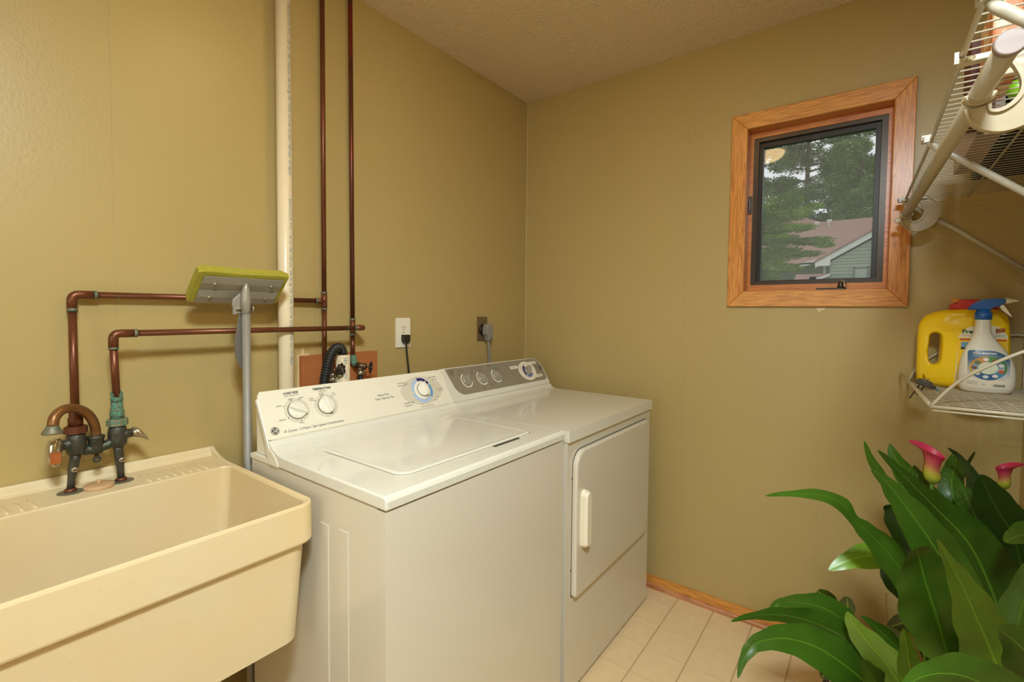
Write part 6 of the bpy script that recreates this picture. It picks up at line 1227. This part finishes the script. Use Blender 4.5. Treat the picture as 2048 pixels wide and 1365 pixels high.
# ================================================================== PLANTS
def leafmat(name, c, c2, vein=0.25, rough=0.3, spots=None, veincol=None):
    m = bpy.data.materials.new(name); m.use_nodes = True; nt = m.node_tree; N = nt.nodes; Lk = nt.links
    b = N['Principled BSDF']; b.inputs['Roughness'].default_value = rough; b.inputs['Coat Weight'].default_value = 0.5; b.inputs['Coat Roughness'].default_value = 0.28
    b.inputs['Specular IOR Level'].default_value = 0.5
    uv = N.new('ShaderNodeUVMap'); uv.uv_map = 'leaf'; sp = N.new('ShaderNodeSeparateXYZ'); Lk.new(uv.outputs[0], sp.inputs[0])
    oi = N.new('ShaderNodeObjectInfo')
    def mth(op, a, b_=None, c_=None):
        n = N.new('ShaderNodeMath'); n.operation = op
        for i, q in enumerate((a, b_, c_)):
            if q is None: continue
            if isinstance(q, (int, float)): n.inputs[i].default_value = q
            else: Lk.new(q, n.inputs[i])
        return n.outputs[0]
    au = mth('ABSOLUTE', mth('SUBTRACT', sp.outputs['X'], 0.5))           # 0 at the midrib .. 0.5 at the edge
    ph = mth('ADD', mth('MULTIPLY', sp.outputs['Y'], 34.0 if vein > 1 else 7.0), mth('MULTIPLY', mth('POWER', au, 0.8), -26.0 if vein > 1 else -44.0))
    st = mth('SINE', mth('MULTIPLY', ph, 2.2)); st = mth('MULTIPLY', mth('ADD', st, 1.0), 0.5)
    n1 = N.new('ShaderNodeTexNoise'); n1.inputs['Scale'].default_value = 22; tc = N.new('ShaderNodeTexCoord'); Lk.new(tc.outputs['Object'], n1.inputs['Vector'])
    n3 = N.new('ShaderNodeTexNoise'); n3.inputs['Scale'].default_value = 6; Lk.new(tc.outputs['Object'], n3.inputs['Vector'])
    f = mth('ADD', mth('MULTIPLY', st, vein * 0.3 if vein < 1 else vein), mth('ADD', mth('MULTIPLY', n1.outputs[0], 0.35), mth('MULTIPLY', mth('SUBTRACT', n3.outputs[0], 0.35), 1.3)))
    f = mth('ADD', f, mth('MULTIPLY', mth('SUBTRACT', oi.outputs['Random'], 0.5), 0.5))
    mx = N.new('ShaderNodeMix'); mx.data_type = 'RGBA'; mx.inputs[6].default_value = c; mx.inputs[7].default_value = c2; Lk.new(f, mx.inputs[0])
    mid = mth('LESS_THAN', au, 0.018)
    m2 = N.new('ShaderNodeMix'); m2.data_type = 'RGBA'; m2.inputs[7].default_value = veincol or tuple(min(1, q * 1.7) for q in c2[:3]) + (1,)
    Lk.new(mth('MULTIPLY', mid, 0.55), m2.inputs[0]); Lk.new(mx.outputs[2], m2.inputs[6]); last = m2.outputs[2]
    if spots:
        v = N.new('ShaderNodeTexVoronoi'); v.inputs['Scale'].default_value = 210; Lk.new(tc.outputs['Object'], v.inputs['Vector'])
        n2 = N.new('ShaderNodeTexNoise'); n2.inputs['Scale'].default_value = 35; Lk.new(tc.outputs['Object'], n2.inputs['Vector'])
        s = mth('MULTIPLY', mth('LESS_THAN', v.outputs['Distance'], 0.24), mth('GREATER_THAN', n2.outputs[0], 0.46))
        m3 = N.new('ShaderNodeMix'); m3.data_type = 'RGBA'; m3.inputs[7].default_value = spots; Lk.new(mth('MULTIPLY', s, 0.45), m3.inputs[0]); Lk.new(last, m3.inputs[6]); last = m3.outputs[2]
    if vein > 1:   # prayer plant: sharp pale veins on dark green
        sv = mth('GREATER_THAN', st, 0.80); m4 = N.new('ShaderNodeMix'); m4.data_type = 'RGBA'; m4.inputs[6].default_value = c; m4.inputs[7].default_value = c2
        Lk.new(mth('MAXIMUM', sv, mth('LESS_THAN', au, 0.05)), m4.inputs[0]); last = m4.outputs[2]
    Lk.new(last, b.inputs['Base Color'])
    bp = N.new('ShaderNodeBump'); bp.inputs['Strength'].default_value = 0.12 if vein < 1 else 0.4; bp.inputs['Distance'].default_value = 0.0006; Lk.new(st, bp.inputs['Height']); Lk.new(bp.outputs[0], b.inputs['Normal'])
    tl_ = N.new('ShaderNodeBsdfTranslucent'); Lk.new(last, tl_.inputs[0]); ms = N.new('ShaderNodeMixShader'); ms.inputs[0].default_value = 0.22
    Lk.new(b.outputs[0], ms.inputs[1]); Lk.new(tl_.outputs[0], ms.inputs[2]); Lk.new(ms.outputs[0], N['Material Output'].inputs[0])
    return m
LM = {'g': leafmat('leaf_green', srgb(38, 74, 12), srgb(80, 124, 32)), 'd': leafmat('leaf_dark', srgb(26, 56, 12), srgb(50, 86, 22)), 's': leafmat('leaf_spotted', srgb(50, 92, 18), srgb(88, 134, 30), spots=srgb(196, 210, 150)),
      'b': leafmat('leaf_bright_spotted', srgb(96, 150, 28), srgb(140, 184, 52), spots=srgb(214, 224, 170)),
      'y': leafmat('leaf_yellow_green', srgb(66, 98, 16), srgb(100, 132, 30)), 'l': leafmat('leaf_light', srgb(84, 134, 26), srgb(134, 176, 50)),
      'p': leafmat('leaf_prayer', srgb(20, 46, 16), srgb(150, 180, 60), vein=2.0)}
def leaf_mesh(row, fold=0.22, wave=0.04, seed=0, nu=8, sub=5):
    P = [Vector(r[:3]) for r in row]; Wd = [r[3] for r in row]; Sd = [Vector(r[4:7]) for r in row]
    Pp = spline([(p.x, p.y, p.z) for p in P], sub); n = len(Pp); rnd = random.Random(seed); ph = rnd.uniform(0, 6)
    b = BM(); uvl = b.loops.layers.uv.new('leaf'); rows = []
    for i in range(n):
        t = i / (n - 1) * (len(row) - 1); k = min(int(t), len(row) - 2); f = t - k; f2 = f * f * (3 - 2 * f) if k else f ** 0.7
        w_ = Wd[k] + (Wd[k + 1] - Wd[k]) * f2; s = (Sd[k] + (Sd[k + 1] - Sd[k]) * f).normalized()
        T = (Pp[min(i + 1, n - 1)] - Pp[max(i - 1, 0)]).normalized(); Nn = s.cross(T).normalized()
        rr = []
        for j in range(nu + 1):
            u = -1 + 2 * j / nu; wv = wave * math.sin(i * 0.9 + ph + (2 if u > 0 else 0)) * u * u
            rr.append(b.verts.new(Pp[i] + s * (u * w_) + Nn * (w_ * (fold * abs(u) - 0.12 * u * u + wv))))
        for v in rr: v.co.y = max(v.co.y, -1.912 + 0.01 * abs(v.co.z - 0.5))
        rows.append(rr)
    for i in range(n - 1):
        for j in range(nu):
            f = b.faces.new((rows[i][j], rows[i][j + 1], rows[i + 1][j + 1], rows[i + 1][j])); f.smooth = True
            for lp, (a, c) in zip(f.loops, ((i, j), (i, j + 1), (i + 1, j + 1), (i + 1, j))): lp[uvl].uv = (c / nu, a / (n - 1))
    return b
lily = thing('calla_lily_plant', (-0.50, -1.71, 0.0), 'large potted calla lily with glossy long green leaves filling the lower right', 'plant')
for i, (k, row) in enumerate(LEAVES):
    o = obj('leaf', leaf_mesh(row, seed=i, wave=0.05), LM[k], lily)
    if k in 'sb': o['label'] = 'leaf with pale speckles'
# pot
POT = mat('terracotta_pot', srgb(150, 96, 64), rough=0.8, var=0.1, vscale=20)
obj('pot', loops([[(-0.50 + r * math.cos(a), -1.71 + r * math.sin(a), z) for a in [2 * math.pi * k / 36 for k in range(36)]] for r, z in ((0.095, 0.0008), (0.125, 0.20), (0.140, 0.202), (0.142, 0.240), (0.132, 0.241), (0.120, 0.215))], smooth=False), POT, lily)
obj('soil', lathe([(0.121, 0.0), (0.119, 0.010), (0.06, 0.014)], (-0.50, -1.71, 0.212), 'z', 28), mat('soil', srgb(52, 38, 26), rough=1.0, bump=1.0, bscale=90, bdist=0.01), lily)
# calla flowers
PK = bpy.data.materials.new('calla_spathe'); PK.use_nodes = True; nt = PK.node_tree; bs = nt.nodes['Principled BSDF']; bs.inputs['Roughness'].default_value = 0.42
uvn = nt.nodes.new('ShaderNodeUVMap'); uvn.uv_map = 'leaf'; sx_ = nt.nodes.new('ShaderNodeSeparateXYZ'); cr_ = nt.nodes.new('ShaderNodeValToRGB')
nt.links.new(uvn.outputs[0], sx_.inputs[0]); nt.links.new(sx_.outputs['Y'], cr_.inputs[0]); nt.links.new(cr_.outputs[0], bs.inputs['Base Color'])
cr_.color_ramp.elements[0].position = 0.0; cr_.color_ramp.elements[0].color = srgb(110, 140, 40)
cr_.color_ramp.elements[1].position = 1.0; cr_.color_ramp.elements[1].color = srgb(206, 48, 92)
for p_, c in ((0.30, srgb(170, 172, 50)), (0.48, srgb(186, 120, 76)), (0.66, srgb(190, 84, 84)), (0.80, srgb(200, 60, 90))):
    e = cr_.color_ramp.elements.new(p_); e.color = c
def calla(base, tipdir, H_, R_top, lean, lbl, hood=1.0):
    """funnel spathe rolled round its axis, with one pointed, curled-back side"""
    base = Vector(base); A = Vector(lean).normalized(); Td = Vector(tipdir); Td = (Td - A * Td.dot(A)).normalized(); W = A.cross(Td)
    b = BM(); uvl = b.loops.layers.uv.new('leaf'); rows = []; nh, na = 16, 30
    for i in range(nh + 1):
        t = i / nh; row = []
        for j in range(na + 1):
            th = 2 * math.pi * j / na * 1.04; d = (1 + math.cos(th)) / 2      # 1 towards the tip side
            prof = 0.40 + 0.20 * math.sin(min(1, t / 0.50) * math.pi) + 0.50 * max(0, t - 0.30) ** 1.3
            if t < 0.10: prof = 0.16 + (prof - 0.16) * t / 0.10
            r = R_top * prof * (1.0 + 0.10 * d * t)
            fl = max(0, t - 0.72) / 0.28
            r += R_top * fl ** 1.4 * (0.16 + 0.62 * d ** 2 * hood); hz_ = H_ * (t * (0.74 + 0.40 * d)) - H_ * 0.05 * fl ** 2 * (0.3 + d)
            r += 0.0012 * j / na
            row.append(b.verts.new(base + A * hz_ + (Td * math.cos(th) + W * math.sin(th)) * r))
        rows.append(row)
    for i in range(nh):
        for j in range(na):
            f = b.faces.new((rows[i][j], rows[i][j + 1], rows[i + 1][j + 1], rows[i + 1][j])); f.smooth = True
            for lp, (a, c) in zip(f.loops, ((i, j), (i, j + 1), (i + 1, j + 1), (i + 1, j))): lp[uvl].uv = (c / na, a / nh)
    fo = obj('flower', b, PK, lily); fo['label'] = lbl
    obj('spadix', lathe([(0.0030, 0.015), (0.0040, 0.04), (0.0020, H_ * 0.72)], base, tuple(A), 10), mat('spadix_yellow', srgb(220, 180, 50), rough=0.7), fo)
    obj('flower_stalk', tube(spline([tuple(base + A * 0.004), tuple(base - A * 0.06), (base.x * 0.6 - 0.5 * 0.4, base.y * 0.6 - 1.71 * 0.4, base.z * 0.5 + 0.12), (-0.50, -1.71, 0.22)], 5), 0.0046, 10), STEM, fo)
calla((-0.4655, -1.6730, 0.8300), (0.0, 1.0, 0.0), 0.102, 0.0300, (-0.08, 0.04, 1), 'pink calla flower with yellow-green throat, upright at left', 1.0)
calla((-0.2850, -1.8345, 0.7980), (0.0, -1.0, 0.0), 0.076, 0.0220, (-0.02, -0.06, 1), 'smaller pink calla flower at the right', 1.0)
# withered flower stalk against the wall
wth = tube(spline([(-0.2400, -1.5990, 0.262), (-0.2390, -1.5980, 0.320), (-0.2380, -1.5960, 0.370), (-0.2385, -1.5955, 0.390)], 4), 0.0016, 6)

# prayer plant in a small pot
pr = thing('prayer_plant', (-0.2600, -1.5200, 0.0), 'small prayer plant with striped dark leaves in a white footed pot under the lily leaves', 'plant')
obj('pot', loops([[(-0.26 + r * math.cos(a), -1.52 + r * math.sin(a), z) for a in [2 * math.pi * k / 32 for k in range(32)]] for r, z in ((0.060, 0.030), (0.078, 0.10), (0.092, 0.150), (0.096, 0.152), (0.096, 0.163), (0.088, 0.164), (0.082, 0.150))], smooth=False), mat('white_glazed_pot', srgb(216, 206, 188), rough=0.25, coat=0.3), pr)
obj('soil', lathe([(0.083, 0), (0.080, 0.006)], (-0.26, -1.52, 0.146), 'z', 24), mat('soil', None), pr)
for k in range(3):
    a = 2 * math.pi * k / 3 + 2.3; cx_, cy_ = -0.26 + 0.075 * math.cos(a), -1.52 + 0.075 * math.sin(a)
    obj('stand_leg', tube(spline([(cx_, cy_, 0.110), (cx_ + 0.026 * math.cos(a), cy_ + 0.026 * math.sin(a), 0.085), (cx_ + 0.010 * math.cos(a), cy_ + 0.010 * math.sin(a), 0.045), (cx_ + 0.014 * math.cos(a), cy_ + 0.014 * math.sin(a), 0.012), (cx_ + 0.028 * math.cos(a), cy_ + 0.028 * math.sin(a), 0.006), (cx_ + 0.034 * math.cos(a), cy_ + 0.034 * math.sin(a), 0.018)], 4), 0.0042, 8), BLKI, pr)
obj('stand_ring', tube([(-0.26 + 0.072 * math.cos(a), -1.52 + 0.072 * math.sin(a), 0.070) for a in [2 * math.pi * k / 28 for k in range(28)]], 0.0035, 8, closed=True), BLKI, pr)
rnd = random.Random(12)
def oval_leaf(c, tip, w, m, face, nm='leaf', stalk=None):
    c = Vector(c); d = Vector(tip) - c; fc = Vector(face); s = d.cross(fc).normalized(); row = []
    for t, k in ((0, 0.05), (0.12, 0.62), (0.35, 0.98), (0.6, 1.0), (0.85, 0.62), (1.0, 0.04)):
        p = c + d * (1 - t); row.append((p.x, p.y, p.z, w * k, s.x, s.y, s.z))
    o = obj(nm, leaf_mesh(row, fold=0.15, wave=0.02, nu=8, sub=3), m, pr)
    if stalk: obj('leaf_stalk', tube(spline([tuple(c), tuple((c + Vector(stalk)) / 2 + Vector((0, 0, 0.03))), stalk], 4), 0.0015, 6), STEM, o)
V_ = (-0.75, 0.05, 0.5); RT = (-0.26, -1.52, 0.155)
for c, tip, w in (((-0.325, -1.480, 0.345), (-0.372, -1.420, 0.402), 0.022), ((-0.318, -1.500, 0.318), (-0.322, -1.498, 0.388), 0.021), ((-0.350, -1.470, 0.205), (-0.400, -1.380, 0.215), 0.024), ((-0.345, -1.490, 0.200), (-0.385, -1.440, 0.135), 0.024),
                  ((-0.310, -1.560, 0.290), (-0.330, -1.640, 0.320), 0.026), ((-0.300, -1.590, 0.250), (-0.350, -1.650, 0.260), 0.024), ((-0.230, -1.580, 0.240), (-0.250, -1.660, 0.300), 0.026), ((-0.330, -1.540, 0.200), (-0.390, -1.560, 0.190), 0.026),
                  ((-0.200, -1.500, 0.230), (-0.150, -1.440, 0.260), 0.024), ((-0.270, -1.600, 0.300), (-0.270, -1.680, 0.370), 0.024), ((-0.240, -1.460, 0.240), (-0.250, -1.400, 0.280), 0.024)):
    oval_leaf(c, tip, w, LM['p'], V_, stalk=RT)
wo = obj('withered_stalk', wth, mat('dry_stalk', srgb(196, 176, 110), rough=0.8), pr); wo['label'] = 'thin dry stalk standing against the wall'
obj('dry_tip', lathe([(0.0018, 0), (0.0045, 0.004), (0.003, 0.008), (0.001, 0.010)], (-0.2385, -1.5955, 0.386), (0.3, 0.3, 1), 8), mat('dry_tip', srgb(206, 190, 150), rough=0.9), wo)
oval_leaf((-0.285, -1.640, 0.300), (-0.310, -1.668, 0.318), 0.012, mat('yellowed_leaf', srgb(190, 130, 40), rough=0.6), V_)
